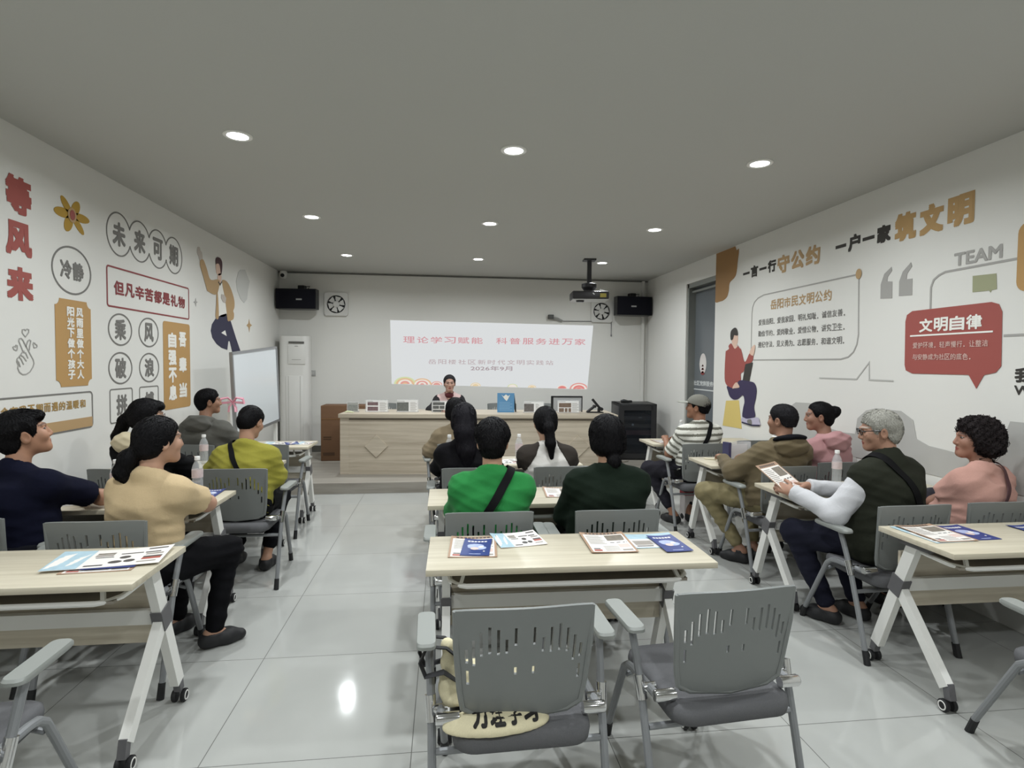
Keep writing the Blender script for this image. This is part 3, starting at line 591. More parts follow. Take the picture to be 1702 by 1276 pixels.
def cloud(c, r, m, cols):
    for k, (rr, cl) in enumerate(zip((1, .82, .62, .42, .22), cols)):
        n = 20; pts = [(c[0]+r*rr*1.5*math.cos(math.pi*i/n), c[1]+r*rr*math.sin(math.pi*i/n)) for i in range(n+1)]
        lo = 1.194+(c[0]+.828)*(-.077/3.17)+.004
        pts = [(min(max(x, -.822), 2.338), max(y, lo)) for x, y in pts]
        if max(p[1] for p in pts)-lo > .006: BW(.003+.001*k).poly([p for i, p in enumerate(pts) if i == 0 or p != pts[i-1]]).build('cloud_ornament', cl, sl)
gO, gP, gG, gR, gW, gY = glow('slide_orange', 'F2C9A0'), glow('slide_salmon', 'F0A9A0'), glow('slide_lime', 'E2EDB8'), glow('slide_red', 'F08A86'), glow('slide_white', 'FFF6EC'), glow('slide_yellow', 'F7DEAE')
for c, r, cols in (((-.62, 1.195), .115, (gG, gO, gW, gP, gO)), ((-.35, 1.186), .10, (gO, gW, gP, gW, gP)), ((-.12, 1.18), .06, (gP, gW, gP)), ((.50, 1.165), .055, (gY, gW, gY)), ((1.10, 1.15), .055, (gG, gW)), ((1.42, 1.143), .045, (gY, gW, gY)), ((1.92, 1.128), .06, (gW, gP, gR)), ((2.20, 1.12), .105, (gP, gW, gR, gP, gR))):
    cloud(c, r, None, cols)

def speaker(x, label, yaw):
    r = tag(empty('wall_speaker', (x, 8.98, 2.475), R(yaw)), label, 'loudspeaker', 'black loudspeakers high on the back wall')
    b = MB(); hw, hh = .295, .15
    prof = [(-hw, -.13), (hw, -.13), (hw, .03), (.20, .12), (-.20, .12), (-hw, .03)]
    # cabinet: front face towards the room (-y), chamfered back
    pts = [(x_, y_) for x_, y_ in prof]; n = len(pts)
    b.add([(x_, y_, z_) for z_ in (-hh, hh) for x_, y_ in pts], [tuple(range(n))[::-1], tuple(range(n, 2*n))]+[(i, (i+1) % n, (i+1) % n+n, i+n) for i in range(n)])
    b.build('cabinet', M_BLACKGL, r, smooth=False)
    MB().box((0, -.137, 0), (.575, .014, .285), bev=.006).build('grille', M_SPK, r)
    MB().box((-.02 if yaw > 0 else .05, -.146, -.01), (.085, .004, .022)).build('badge', mat('silver_badge', 'B5B5B5', .3, metal=.8), r)
    b = MB().box((.03, .06, .185), (.10, .09, .07), bev=.01).box((.03, .14, .20), (.07, .09, .05)); b.build('bracket', M_BLACK, r)
    MB().tube([(.07, .05, .2), (.15, .06, .21), (.13, .05, .17), (.10, .03, .155)], .006, 6).build('cable', M_BLACK, r)
speaker(-2.20, 'black wall loudspeaker in the left corner above the air conditioner', -4)
speaker(3.02, 'black wall loudspeaker in the right corner above the server cabinet', 3)
def fan(x, z, label):
    r = tag(empty('exhaust_fan', (x, 9.15, z)), label, 'exhaust fan', 'square exhaust fans on the back wall')
    M_FW = mat('white_fan_plastic', 'D2D1CD', .4)
    b = MB(); n = 40; hs = .178
    out = []; inn = []
    for i in range(n):
        a = 2*math.pi*(i+.5)/n; c_, s_ = math.cos(a), math.sin(a); k = hs/max(abs(c_), abs(s_)); out.append((k*c_, k*s_)); inn.append((.14*c_, .14*s_))
    vs = [(x_, y_, z_) for y_, L_ in ((-.045, out), (-.045, inn), (-.002, out), (-.012, inn)) for x_, z_ in L_]
    fs = []
    for i in range(n):
        j = (i+1) % n; fs += [(i, j, n+j, n+i), (i, j, 2*n+j, 2*n+i), (n+i, n+j, 3*n+j, 3*n+i)]
    b.add(vs, fs); b.build('frame', M_FW, r, smooth=False)
    MB().lathe([(.139, -.006), (.139, -.003), (0, -.003)], n=40, axis='y').build('duct', M_BLACK, r)
    for k in range(6):
        a0 = math.radians(60*k+15); bl = MB(); P1 = []
        for rr, wd in ((.045, .30), (.08, .42), (.126, .36)):
            for e, yy in ((-1, -.034), (1, -.022)): P1.append((rr*math.cos(a0+e*wd), yy, rr*math.sin(a0+e*wd)))
        vs = P1+[(x_, y_+.004, z_) for x_, y_, z_ in P1]
        bl.add(vs, [(0, 1, 3, 2), (2, 3, 5, 4), (6, 8, 9, 7), (8, 10, 11, 9), (0, 2, 8, 6), (2, 4, 10, 8), (1, 7, 9, 3), (3, 9, 11, 5), (4, 5, 11, 10), (0, 6, 7, 1)])
        bl.build('blade', M_FW, r, smooth=False)
    MB().lathe([(0, -.044), (.04, -.044), (.05, -.036), (.05, -.018)], n=24, axis='y').build('hub', M_FW, r)
fan(-1.672, 2.430, 'square white exhaust fan on back wall beside the left loudspeaker')
fan(2.558, 2.400, 'square white exhaust fan on back wall below the projector')
c = tag(empty('security_camera', (-2.45, 9.09, 2.845)), 'small white dome security camera in the top left corner of the back wall', 'security camera')
MB().lathe([(0, .03), (.05, .03), (.05, .07), (0, .07)], n=20).lathe([(.055, .055), (.06, .02), (.052, -.02), (.03, -.046), (0, -.052)], n=20).build('dome', M_WHITE, c)
MB().lathe([(0, -.07), (.018, -.07), (.027, -.063), (.03, -.05)], n=16, axis='y').build('lens', M_BLACKGL, c)
c = tag(empty('wall_sensor', (1.73, 9.10, 2.275)), 'small black and white interactive sensor above the projected slide', 'sensor')
MB().box((-.02, .0, .02), (.09, .07, .07), bev=.01).build('sensor_head', mat('charcoal_plastic', '4A4A48', .5), c)
MB().tube([(.02, .01, .0), (.09, .02, -.01), (.17, .02, -.045)], [.022, .024, .02], 10).build('sensor_arm', mat('grey_sensor_plastic', '8F8F8B', .4), c)
tag(MB().tube([(1.90, 9.135, 2.232), (2.40, 9.14, 2.236), (2.73, 9.14, 2.238), (2.732, 9.14, 2.20), (2.732, 9.14, 2.02)], .006, 6).lathe([(0, -.02), (.012, -.015), (.012, .015), (0, .02)], (2.732, 9.138, 2.01), 8).build('wall_cable', mat('grey_cable', '77777A', .6)), 'thin grey cable along the back wall under the right exhaust fan', 'cable')
c = tag(empty('wall_socket', (-2.04, 9.15, 1.358)), 'small grey switch plate on back wall beside the air conditioner', 'switch')
MB().box((0, -.006, 0), (.10, .012, .09), bev=.004).build('plate', mat('grey_plate', 'A9A9A6', .4), c); MB().box((0, -.014, 0), (.06, .006, .05)).build('rocker', mat('grey_plate_light', 'B9B9B6', .4), c)

# projector
r = tag(empty('ceiling_projector', (1.90, 7.40, 2.92), R(-6)), 'dark projector hanging from the ceiling on a short pole', 'projector')
M_PRJ = mat('charcoal_projector', '2B2A2C', .45); b = MB()
b.box((0, 0, -.01), (.16, .16, .02)); b.build('ceiling_plate', M_PRJ, r)
MB().box((0, 0, -.17), (.055, .055, .32)).build('pole', mat('dark_grey_pole', '3C3C3E', .4, metal=.4), r)
MB().lathe([(.05, -.31), (.10, -.325), (.10, -.37), (.07, -.41), (.07, -.43)], n=20).build('mount', M_PRJ, r)
b = MB(); b.box((.0, .0, -.485), (.48, .34, .105), bev=.018); b.build('housing', M_PRJ, r)
MB().box((0, 0, -.541), (.46, .32, .008)).build('underside', mat('silver_underside', 'B4B4B0', .4), r)
MB().lathe([(.055, -.50), (.055, -.55), (.048, -.565), (0, -.565)], (-.12, -.02, 0), 20).build('lens', M_BLACKGL, r)
MB().box((.16, -.173, -.49), (.08, .006, .05)).build('warning_label', mat('yellow_label', 'A79A45', .6), r)
MB().box((.035, -.173, -.47), (.03, .005, .012), Matrix.Rotation(R(40), 3, 'Y')).build('indicator', mat('white_tag', 'E8E8E8', .5), r)
MB().tube([(.12, -.05, -.43), (.14, -.08, -.41), (.2, -.06, -.42), (.22, -.03, -.44)], .008, 8).build('cable', M_WHITE, r)
# ================================================================== FRONT OF THE ROOM
DA = R(-3.7)
desk = tag(empty('presenter_desk', (.45, 7.18, PLAT), DA), 'long pale wood presenter desk with diamond ornaments on the platform', 'desk')
DL, DW, DH = 3.50, .72, .765      # local front face at y = 0
MB().box((0, DW/2-.01, DH-.025), (DL+.03, DW+.04, .05), bev=.003).build('worktop', M_DESK, desk)
MB().box((0, .03, DH-.065), (DL-.06, .02, .03)).build('shadow_strip', mat('desk_shadow_tone', '847A6C', .5), desk, smooth=False)  # dark strip stands in for the shadow line below the worktop
MB().box((0, .025, (DH-.08)/2), (DL-.20, .03, DH-.08)).build('front_panel', M_DESK, desk, smooth=False)
for sx in (-1, 1): MB().box((sx*(DL/2-.055), DW/2, (DH-.05)/2), (.11, DW-.01, DH-.05)).build('end_panel', M_DESK, desk, smooth=False)
for x in (-1.30, 1.26):
    d_ = .152; b = MB(); L4 = [(x, .357-.0+d_), (x+d_, .357), (x, .357-d_), (x-d_, .357)]
    b.add([(u, .012, v) for u, v in L4]+[(u*.0+x+(u-x)*.93, -.012, .357+(v-.357)*.93) for u, v in L4], [(4, 5, 6, 7)]+[(i, (i+1) % 4, (i+1) % 4+4, i+4) for i in range(4)])
    b.build('diamond_ornament', M_DESK, desk, smooth=False)

ac = tag(empty('air_conditioner', (-2.235, 8.93, PLAT)), 'tall white floor standing air conditioner beside the whiteboard', 'air conditioner')
M_AC = mat('white_ac_plastic', 'DCDBD7', .35)
def rr3(w_, d_, z0, z1, r, c=(0, 0)):
    L = rrect(-w_/2+c[0], -d_/2+c[1], w_/2+c[0], d_/2+c[1], r, 5); n = len(L); b = MB()
    b.add([(x, y, z) for z in (z0, z1) for x, y in L], [tuple(range(n))[::-1], tuple(range(n, 2*n))]+[(i, (i+1) % n, (i+1) % n+n, i+n) for i in range(n)]); return b
rr3(.43, .30, 0, 1.79, .09).build('cabinet', M_AC, ac)
MB().box((.02, -.152, .62), (.25, .014, 1.16), bev=.005).build('front_panel', M_AC, ac)
for x in (-.065, .105): MB().box((x, -.160, .62), (.006, .006, 1.15)).build('panel_groove', mat('ac_groove', 'C4C3BF', .4), ac, smooth=False)
MB().box((.05, -.152, 1.52), (.25, .016, .30), bev=.006).build('outlet_panel', M_AC, ac)
MB().box((.05, -.158, 1.695), (.22, .014, .028)).build('outlet_slot', mat('ac_dark_slot', '5A5955', .5), ac, smooth=False)
MB().box((.05, -.162, 1.64), (.05, .003, .010)).build('badge', M_GREY3, ac, smooth=False)
MB().box((.05, -.162, 1.44), (.13, .003, .006)).build('vent_line', M_GREY3, ac, smooth=False)
MB().box((.02, -.161, .105), (.16, .004, .006)).build('foot_line', M_GREY3, ac, smooth=False)

bx = tag(empty('cardboard_box', (-1.43, 8.48, PLAT)), 'large brown cardboard box standing behind left end of presenter desk', 'box')
M_CARD = mat('brown_cardboard', '6E5038', .8, var=.12, vscale=(6, 6, 30))
MB().box((0, 0, .395), (.62, .36, .79), bev=.006).build('carton', M_CARD, bx)
b = MB(); b.box((0, -.181, .60), (.60, .003, .02)).build('tape', mat('tape_brown', '765432', .5), bx, smooth=False)
b = MB()
for x, z, w_, h_ in ((-.22, .34, .11, .018), (-.22, .31, .11, .012), (-.20, .10, .16, .045), (-.02, .10, .05, .045), (.1, .10, .05, .045)): b.box((x, -.181, z), (w_, .003, h_))
b.build('printed_marks', mat('dark_brown_ink', '4A3320', .8), bx, smooth=False)

# whiteboard, near the left wall, panel tipped in its frame
wb = tag(empty('whiteboard', (-2.07, 6.60, 0)), 'mobile whiteboard in grey frame standing by the left wall', 'whiteboard')
pa, pb = Vector((-2.145, 6.10, 0)), Vector((-1.995, 7.10, 0)); ux = (pb-pa).normalized(); nx = Vector((ux.y, -ux.x, 0))
rot = Matrix((ux, -nx, Vector((0, 0, 1)))).transposed()
tilt = rot @ Matrix.Rotation(R(-5.0), 3, 'Y')
def at_wb(x, y, z): return tilt @ Vector((x, y, z)) + Vector((0, 0, 1.225))
def wbbox(b, c, d): b.box(at_wb(*c), d, tilt); return b
wbbox(MB(), (0, 0, 0), (1.0, .022, .85)).build('writing_panel', mat('whiteboard_enamel', 'D3D8DB', .18, coat=.3), wb, smooth=False)
b = MB()
for c_, d_ in (((0, -.002, .437), (1.03, .034, .022)), ((0, -.002, -.437), (1.03, .034, .03)), ((-.506, -.002, 0), (.022, .034, .87)), ((.506, -.002, 0), (.022, .034, .87))): wbbox(b, c_, d_)
b.build('board_frame', mat('aluminium_grey', '9A9C9E', .35, metal=.6), wb, smooth=False)
for s_, ztop in ((-.515, 1.16), (.525, 1.30)):
    base = ux*s_ - nx*(.03); b = MB(); z0 = 0 if s_ < 0 else PLAT
    b.bar(base+Vector((0, 0, z0+.06)), base+Vector((0, 0, ztop)), .045, .03, ux); b.build('upright', M_WHITE, wb, smooth=False)
    b = MB(); b.bar(base-nx*.22+Vector((0, 0, z0+.045)), base+nx*.22+Vector((0, 0, z0+.045)), .04, .03, ux); b.box(base-nx*.2+Vector((0, 0, z0+.015)), (.03, .03, .03)).box(base+nx*.2+Vector((0, 0, z0+.015)), (.03, .03, .03)); b.build('foot', M_WHITE, wb, smooth=False)
bow = tag(empty('ribbon_bow', (-2.125, 6.03, 1.125), R(8)), 'pink ribbon bow tied to the left post of the whiteboard', 'bow')
M_PINK = mat('pink_ribbon', 'E7A3B4', .55)
for s_ in (-1, 1):
    MB().tube([(0, 0, 0), (s_*.04, -.03, .045), (s_*.10, -.035, .035), (s_*.11, -.02, -.01), (s_*.05, -.01, -.005), (0, 0, 0)], [.012, .02, .024, .022, .018, .01], 8, flat=.5).build('loop', M_PINK, bow)
    MB().tube([(0, 0, -.005), (s_*.03, -.02, -.05), (s_*.035, -.025, -.10)], [.01, .018, .02], 8, flat=.3).build('tail', M_PINK, bow)

rk = tag(empty('equipment_rack', (2.87, 8.38, PLAT), R(-7)), 'black equipment cabinet with glass door in the right front corner', 'cabinet')
M_RK = mat('black_rack_metal', '222224', .45)
b = MB(); W_, D_, H_ = .57, .60, .83
for c_, d_ in (((-W_/2+.02, 0, H_/2), (.04, D_, H_)), ((W_/2-.02, 0, H_/2), (.04, D_, H_)), ((0, 0, H_-.02), (W_, D_, .04)), ((0, 0, .03), (W_, D_, .06)), ((0, D_/2-.01, H_/2), (W_-.04, .02, H_-.02))): b.box(c_, d_, bev=.004)
b.build('cabinet', M_RK, rk)
b = MB()
for c_, d_ in (((-.235, -.308, H_/2), (.07, .018, H_-.04)), ((.235, -.308, H_/2), (.07, .018, H_-.04)), ((0, -.308, H_-.06), (.45, .018, .07)), ((0, -.308, .06), (.45, .018, .07))): b.box(c_, d_)
b.build('door_frame', M_RK, rk, smooth=False)
MB().box((0, -.307, H_/2), (.41, .006, H_-.16)).build('door_glass', mat('smoked_glass', '2A2E34', .08, alpha=.35), rk, smooth=False)
MB().box((-.232, -.321, .40), (.016, .012, .05)).build('door_latch', M_CHROME, rk, smooth=False)
for z, h_, c_, nm in ((.62, .06, '30323E', 'blue'), (.50, .05, '3A3A3C', 'grey'), (.40, .07, '4A3238', 'maroon'), (.27, .09, '242427', 'black')):
    MB().box((0, -.05, z), (.44, .42, h_)).build('rack_unit', mat('rack_unit_'+nm, c_, .5), rk, smooth=False)
MB().box((-.06, -.262, .52), (.03, .006, .03)).box((.05, -.262, .625), (.05, .006, .008)).build('indicator', mat('indicator_pale', '9FB0C0', .4), rk, smooth=False)
tag(MB().tube([(2.62, 8.22, .982), (2.66, 8.20, .995), (2.72, 8.19, .982), (2.78, 8.21, .985), (2.80, 8.24, .977), (2.72, 8.25, .979), (2.65, 8.25, .978)], [.02, .024, .02, .016, .012, .02, .02], 8).build('cable_bundle', M_BLACK), 'small black bundle of cable lying on top of the black equipment cabinet', 'cable')
tag(MB().tube([(2.50, 7.93, .14), (2.56, 7.90, .135), (2.64, 7.92, .14), (2.66, 7.97, .137)], .010, 6).build('floor_cable', mat('beige_cable', '8B857A', .6)), 'short pale cable end on the platform at foot of equipment cabinet', 'cable')

# things on the desk
ZD = PLAT+DH
def on_desk(x, y):   # desk coordinates to room
    c_, s_ = math.cos(DA), math.sin(DA); return (.45+x*c_-y*s_, 7.18+x*s_+y*c_)
M_ACRY = mat('clear_acrylic', 'E6E9EA', .08, alpha=.25)
def sign_stand(wx, w_, h_, label, photos, tint='F2F2F2'):
    lx = wx-.45; x, y = on_desk(lx, .27+(.0))
    r = tag(empty('sign_stand', (x, y, ZD), DA), label, 'sign stand', 'clear stands with printed cards along the desk')
    MB().box((0, 0, h_/2), (w_, .006, h_)).box((0, .03, .003), (w_, .07, .006)).build('acrylic_stand', M_ACRY, r, smooth=False)
    g = FL(lambda u, v, d: Vector((u, -.004-d, v)), 0, .001); g.rect(-w_/2+.012, .006, w_/2-.012, h_-.012); g.build('printed_card', mat('card_'+tint, tint, .6), r)
    g = FL(lambda u, v, d: Vector((u, -.004-d, v)), .0014, .0006)
    for a in photos[0]: g.rect(-w_/2+a[0]*w_, a[1]*h_, -w_/2+a[2]*w_, a[3]*h_)
    g.build('photo', mat('photo_'+photos[2], photos[2], .6, var=.5, vscale=(40, 40, 60)), r)
    g = FL(lambda u, v, d: Vector((u, -.004-d, v)), .0014, .0006)
    for a in photos[1]:
        n_ = max(1, int((a[3]-a[1])/.07))
        for k in range(n_): g.rect(-w_/2+a[0]*w_, (a[1]+(a[3]-a[1])*k/n_)*h_, -w_/2+(a[2] if k % 3 else a[2]*.93)*w_, (a[1]+(a[3]-a[1])*(k+.35)/n_)*h_)
    g.build('text_lines', M_GREY3, r); return r
sign_stand(-1.20, .155, .135, 'smallest grey printed card in clear stand at left end of the desk', (((.1, .12, .9, .7),), ((.1, .76, .9, .9),), '8E918E'), 'B9BBB8')
sign_stand(-.89, .30, .165, 'white printed card with two reddish photos on the desk, second from left', (((.1, .52, .55, .78), (.1, .10, .55, .42)), ((.1, .82, .35, .92), (.62, .1, .92, .8)), '7A6468'))
sign_stand(-.495, .29, .17, 'white printed card with large street photo on the desk, third from left', (((.03, .08, .55, .76),), ((.05, .82, .4, .92), (.62, .1, .92, .8)), '6E716E'))
sign_stand(-.03, .31, .155, 'white printed card with four grey photos on the desk in front of the presenter', (((.06, .60, .55, .85), (.06, .28, .32, .55), (.34, .28, .55, .55), (.06, .05, .55, .22)), ((.05, .88, .4, .95), (.62, .1, .92, .85)), '5E605F'))
sign_stand(1.16, .28, .155, 'white printed card with dark crowd photo on the desk right of the blue notice', (((.04, .08, .50, .76),), ((.05, .82, .4, .92), (.58, .1, .75, .8)), '6B6664'))
sign_stand(1.62, .30, .17, 'white printed card with brown landscape photo on the desk before the monitor', (((.08, .42, .62, .76), (.08, .06, .30, .36), (.34, .06, .46, .36), (.5, .06, .62, .36)), ((.05, .84, .4, .92), (.66, .1, .95, .8)), '7D6A5C'))
x, y = on_desk(.34, .29)
r = tag(empty('notice_stand', (x, y, ZD), DA), 'blue notice card standing on the desk, taller than the white cards', 'sign stand')
MB().box((0, 0, .128), (.225, .012, .255)).build('blue_card', mat('blue_card', '5E93BE', .5), r, smooth=False)
g = FL(lambda u, v, d: Vector((u, -.006-d, v)), 0, .001); g.poly([(-.06, .235), (-.03, .21), (.0, .238), (.03, .215), (.055, .235), (.03, .18), (.01, .15), (-.02, .18)]); g.build('white_emblem', M_WHITEP, r)
g = FL(lambda u, v, d: Vector((u, -.006-d, v)), 0, .001)
for k in range(6): g.rect(-.085, .03+k*.02, .085-(k % 2)*.03, .034+k*.02)
g.build('text_lines', mat('pale_blue_print', '9CC0DA', .6), r)
MB().bar((.0, .01, .2), (.06, .10, .0), .02, .012).bar((.105, .004, .23), (.135, .07, .004), .02, .02).build('rear_support', M_BLACK, r, smooth=False)
x, y = on_desk(1.17, .42)
r = tag(empty('monitor', (x, y, ZD), DA), 'thin black framed monitor standing on the desk behind a white card', 'monitor')
MB().box((0, 0, .11), (.40, .02, .20)).build('screen_panel', mat('grey_screen', 'B6B7B8', .3), r, smooth=False)
b = MB()
for c_, d_ in (((0, -.004, .205), (.42, .03, .018)), ((-.20, -.004, .105), (.03, .03, .21)), ((.205, -.004, .105), (.012, .03, .21))): b.box(c_, d_)
b.build('bezel', M_BLACKGL, r, smooth=False)
MB().box((0, .05, .006), (.2, .14, .012)).build('base', M_BLACKGL, r, smooth=False)
x, y = on_desk(1.53, .30)
r = tag(empty('folding_stand', (x, y, ZD), DA), 'black folding tablet stand at the right end of the desk', 'stand')
MB().box((0.0, 0, .006), (.22, .11, .012), bev=.004).build('base', M_BLACK, r)
MB().bar((.075, 0, .05), (-.035, 0, .18), .03, .03, (0, 1, 0)).lathe([(0, -.05), (.024, -.05), (.024, .05), (0, .05)], (.082, 0, .05), 14, 'y').build('upper_arm', M_BLACK, r)
MB().bar((.055, 0, .0), (.055, 0, .06), .05, .03, (0, 1, 0)).build('post', M_BLACK, r)
MB().bar((-.10, 0, .01), (-.005, 0, .085), .09, .02, (0, 1, 0)).lathe([(0, -.05), (.018, -.05), (.018, .05), (0, .05)], (-.005, 0, .085), 14, 'y').build('lower_arm', M_BLACK, r)
x, y = on_desk(-1.66, .10)
r = tag(MB().tube([(-.05, 0, .012), (-.02, .01, .022), (.03, 0, .014), (.06, -.01, .010)], [.008, .012, .012, .007], 8, flat=.8).build('tissue_roll', mat('pale_green_tissue', 'D3DAB4', .8)), 'small crumpled pale green paper at left corner of the desk', 'paper'); r.location = (x, y, ZD); r.rotation_euler = (0, 0, .2)

# ================================================================== TRAINING CHAIRS  (local: seat centre, faces +y)
def shell_mesh():
    W0, z0, z1 = .207, .472, .825
    slots = []     # (x, [(f0,f1)...]) f measured down from the top edge
    for x, fr_ in ((.028, ((.17, .33), (.53, .60))), (.055, ((.27, .40),)), (.080, ((.18, .41),)), (.106, ((.155, .40),)), (.131, ((.20, .42),)), (.154, ((.27, .52),)), (.175, ((.35, .50), (.57, .70)))):
        slots += [(x, fr_), (-x, fr_)]
    sw = .0044; xs = set([-W0, W0, 0.0]); fz = set([0, .05, .12, .62, .75, .85, .93, 1.0])
    for x, fr_ in slots:
        xs |= {x-sw, x+sw}
        for f0, f1 in fr_: fz |= {f0, f1}
    xs = sorted(xs); fz = sorted(fz)
    def P(x, f):
        t = x/W0; wd = 1.0-.10*max(0, f-.25)           # narrows downward
        if f > .85: wd -= .10*((f-.85)/.15)**2
        y = -.262+.052*f - .0 + .022*t*t*(1-.2*f)*1.0
        z = z1-(z1-z0)*f - .006*abs(t)**4*(1 if f < .5 else -1.5)
        return Vector((x*wd, y, z))
    bm = bmesh.new(); G = {}
    def gv(i, j):
        if (i, j) not in G: G[(i, j)] = bm.verts.new(P(xs[i], fz[j]))
        return G[(i, j)]
    for i in range(len(xs)-1):
        for j in range(len(fz)-1):
            cx, cf = (xs[i]+xs[i+1])/2, (fz[j]+fz[j+1])/2
            if any(abs(cx-x) < sw and any(f0 < cf < f1 for f0, f1 in fr_) for x, fr_ in slots): continue
            bm.faces.new((gv(i, j), gv(i+1, j), gv(i+1, j+1), gv(i, j+1)))
    bm.normal_update(); bmesh.ops.solidify(bm, geom=bm.faces[:], thickness=.010)
    bmesh.ops.recalc_face_normals(bm, faces=bm.faces[:])
    me = bpy.data.meshes.new('backrest'); bm.to_mesh(me); bm.free()
    me.polygons.foreach_set('use_smooth', [True]*len(me.polygons)); me.set_sharp_from_angle(angle=R(40)); me.materials.append(M_CHAIR)
    return me
def make_chair():
    r = empty('training_chair')
    o = bpy.data.objects.new('backrest', shell_mesh()); COL.objects.link(o); o.parent = r
    b = MB()
    b.tube([(-.207, -.240, .815), (-.204, -.232, .70), (-.192, -.212, .56), (-.182, -.205, .500), (-.14, -.203, .476), (0, -.212, .466), (.14, -.203, .476), (.182, -.205, .500), (.192, -.212, .56), (.204, -.232, .70), (.207, -.240, .815)], .010, 8, flat=.9)
    b.build('shell_rim', M_CHAIR, o)
    # seat
    L = rrect(-.215, -.27, .215, .18, .07, 6); n = len(L); b = MB(); rings = []
    for k, (sc, z) in enumerate(((.90, .385), (.985, .395), (1.0, .42), (.985, .440), (.94, .449), (.6, .446), (.2, .445))):
        rings.append([(x*sc, y*sc*1.0, z + (-.012*(y/.215 > .6)*((y/.215-.6)/.4) if z > .42 else 0)) for x, y in L])
    b.add([p for g in rings for p in g], [tuple(range(n))[::-1], tuple(6*n+i for i in range(n))]+[(k*n+i, k*n+(i+1) % n, (k+1)*n+(i+1) % n, (k+1)*n+i) for k in range(6) for i in range(n)])
    b.build('seat', M_SEAT, r, ang=60)
    MB().box((0, -.04, .382), (.36, .36, .016), bev=.005).build('seat_pan', M_BLACKGL, r)
    for s in (-1, 1):
        # armrest pad
        Lp = rrect(-.031, -.125, .031, .125, .022, 4); n = len(Lp); b = MB(); rg = [[(x*sc+s*.292, y*sc-.015, z) for x, y in Lp] for sc, z in ((.88, .644), (1, .650), (1, .660), (.94, .667))]
        b.add([p for g in rg for p in g], [tuple(range(n))[::-1], tuple(3*n+i for i in range(n))]+[(k*n+i, k*n+(i+1) % n, (k+1)*n+(i+1) % n, (k+1)*n+i) for k in range(3) for i in range(n)])
        pad = b.build('armrest' if s > 0 else 'armrest', M_ARM, r); pad['side'] = s
        b = MB(); b.tube([(s*.285, -.060, .646), (s*.281, -.085, .58), (s*.275, -.128, .46)], .0135, 10); ap = b.build('arm_post', M_TUBE, r); ap['side'] = s
        b = MB(); b.tube([(s*.275, -.128, .46), (s*.273, -.19, .26), (s*.272, -.248, .06)], .0135, 10); lg = b.build('leg', M_TUBE, r)
        MB().tube([(s*.272, -.246, .068), (s*.272, -.265, .0)], [.0155, .0165], 10).build('foot_cap', M_BLACK, lg)
        b = MB(); b.tube([(s*.245, -.20, .462), (s*.247, -.10, .458), (s*.247, .0, .452), (s*.246, .045, .443), (s*.244, .085, .415), (s*.240, .13, .34), (s*.222, .295, .06)], .014, 10); lg = b.build('leg', M_TUBE, r)
        MB().tube([(s*.2225, .288, .07), (s*.219, .318, .0)], [.016, .017], 10).build('foot_cap', M_BLACK, lg)
        b = MB(); b.tube([(s*.279, -.115, .498), (s*.274, -.138, .425)], .0175, 14); b.lathe([(0, s*.225), (.016, s*.225), (.016, s*.27), (0, s*.27)], (0, -.128, .457), 14, 'x'); b.build('pivot_collar', M_CHROME, r)
        b = MB(); b.lathe([(0, s*.192), (.019, s*.192), (.019, s*.258), (.016, s*.264), (0, s*.264)], (0, -.205, .472), 16, 'x'); b.build('back_hinge', M_CHROME, r)
    MB().tube([(-.262, -.165, .345), (.262, -.165, .345)], .011, 8).build('crossbar', M_TUBE, r)
    MB().tube([(-.232, .10, .375), (-.19, .10, .388), (.19, .10, .388), (.232, .10, .375)], .010, 8).build('crossbar', M_TUBE, r)
    return r
CHAIR0 = make_chair(); CHAIR_USED = []
def chair(x, y, deg, label, group='grey training chairs facing the desk', skip_right_arm=False, z=0):
    if not CHAIR_USED: c = CHAIR0
    elif skip_right_arm: c = copy_tree(CHAIR0, None, [k for k in CHAIR0.children if k.get('side') == 1])
    else: c = copy_tree(CHAIR0)
    CHAIR_USED.append(1); c.location = (x, y, z); c.rotation_euler = (0, 0, R(deg)); tag(c, label, 'chair', group); return c

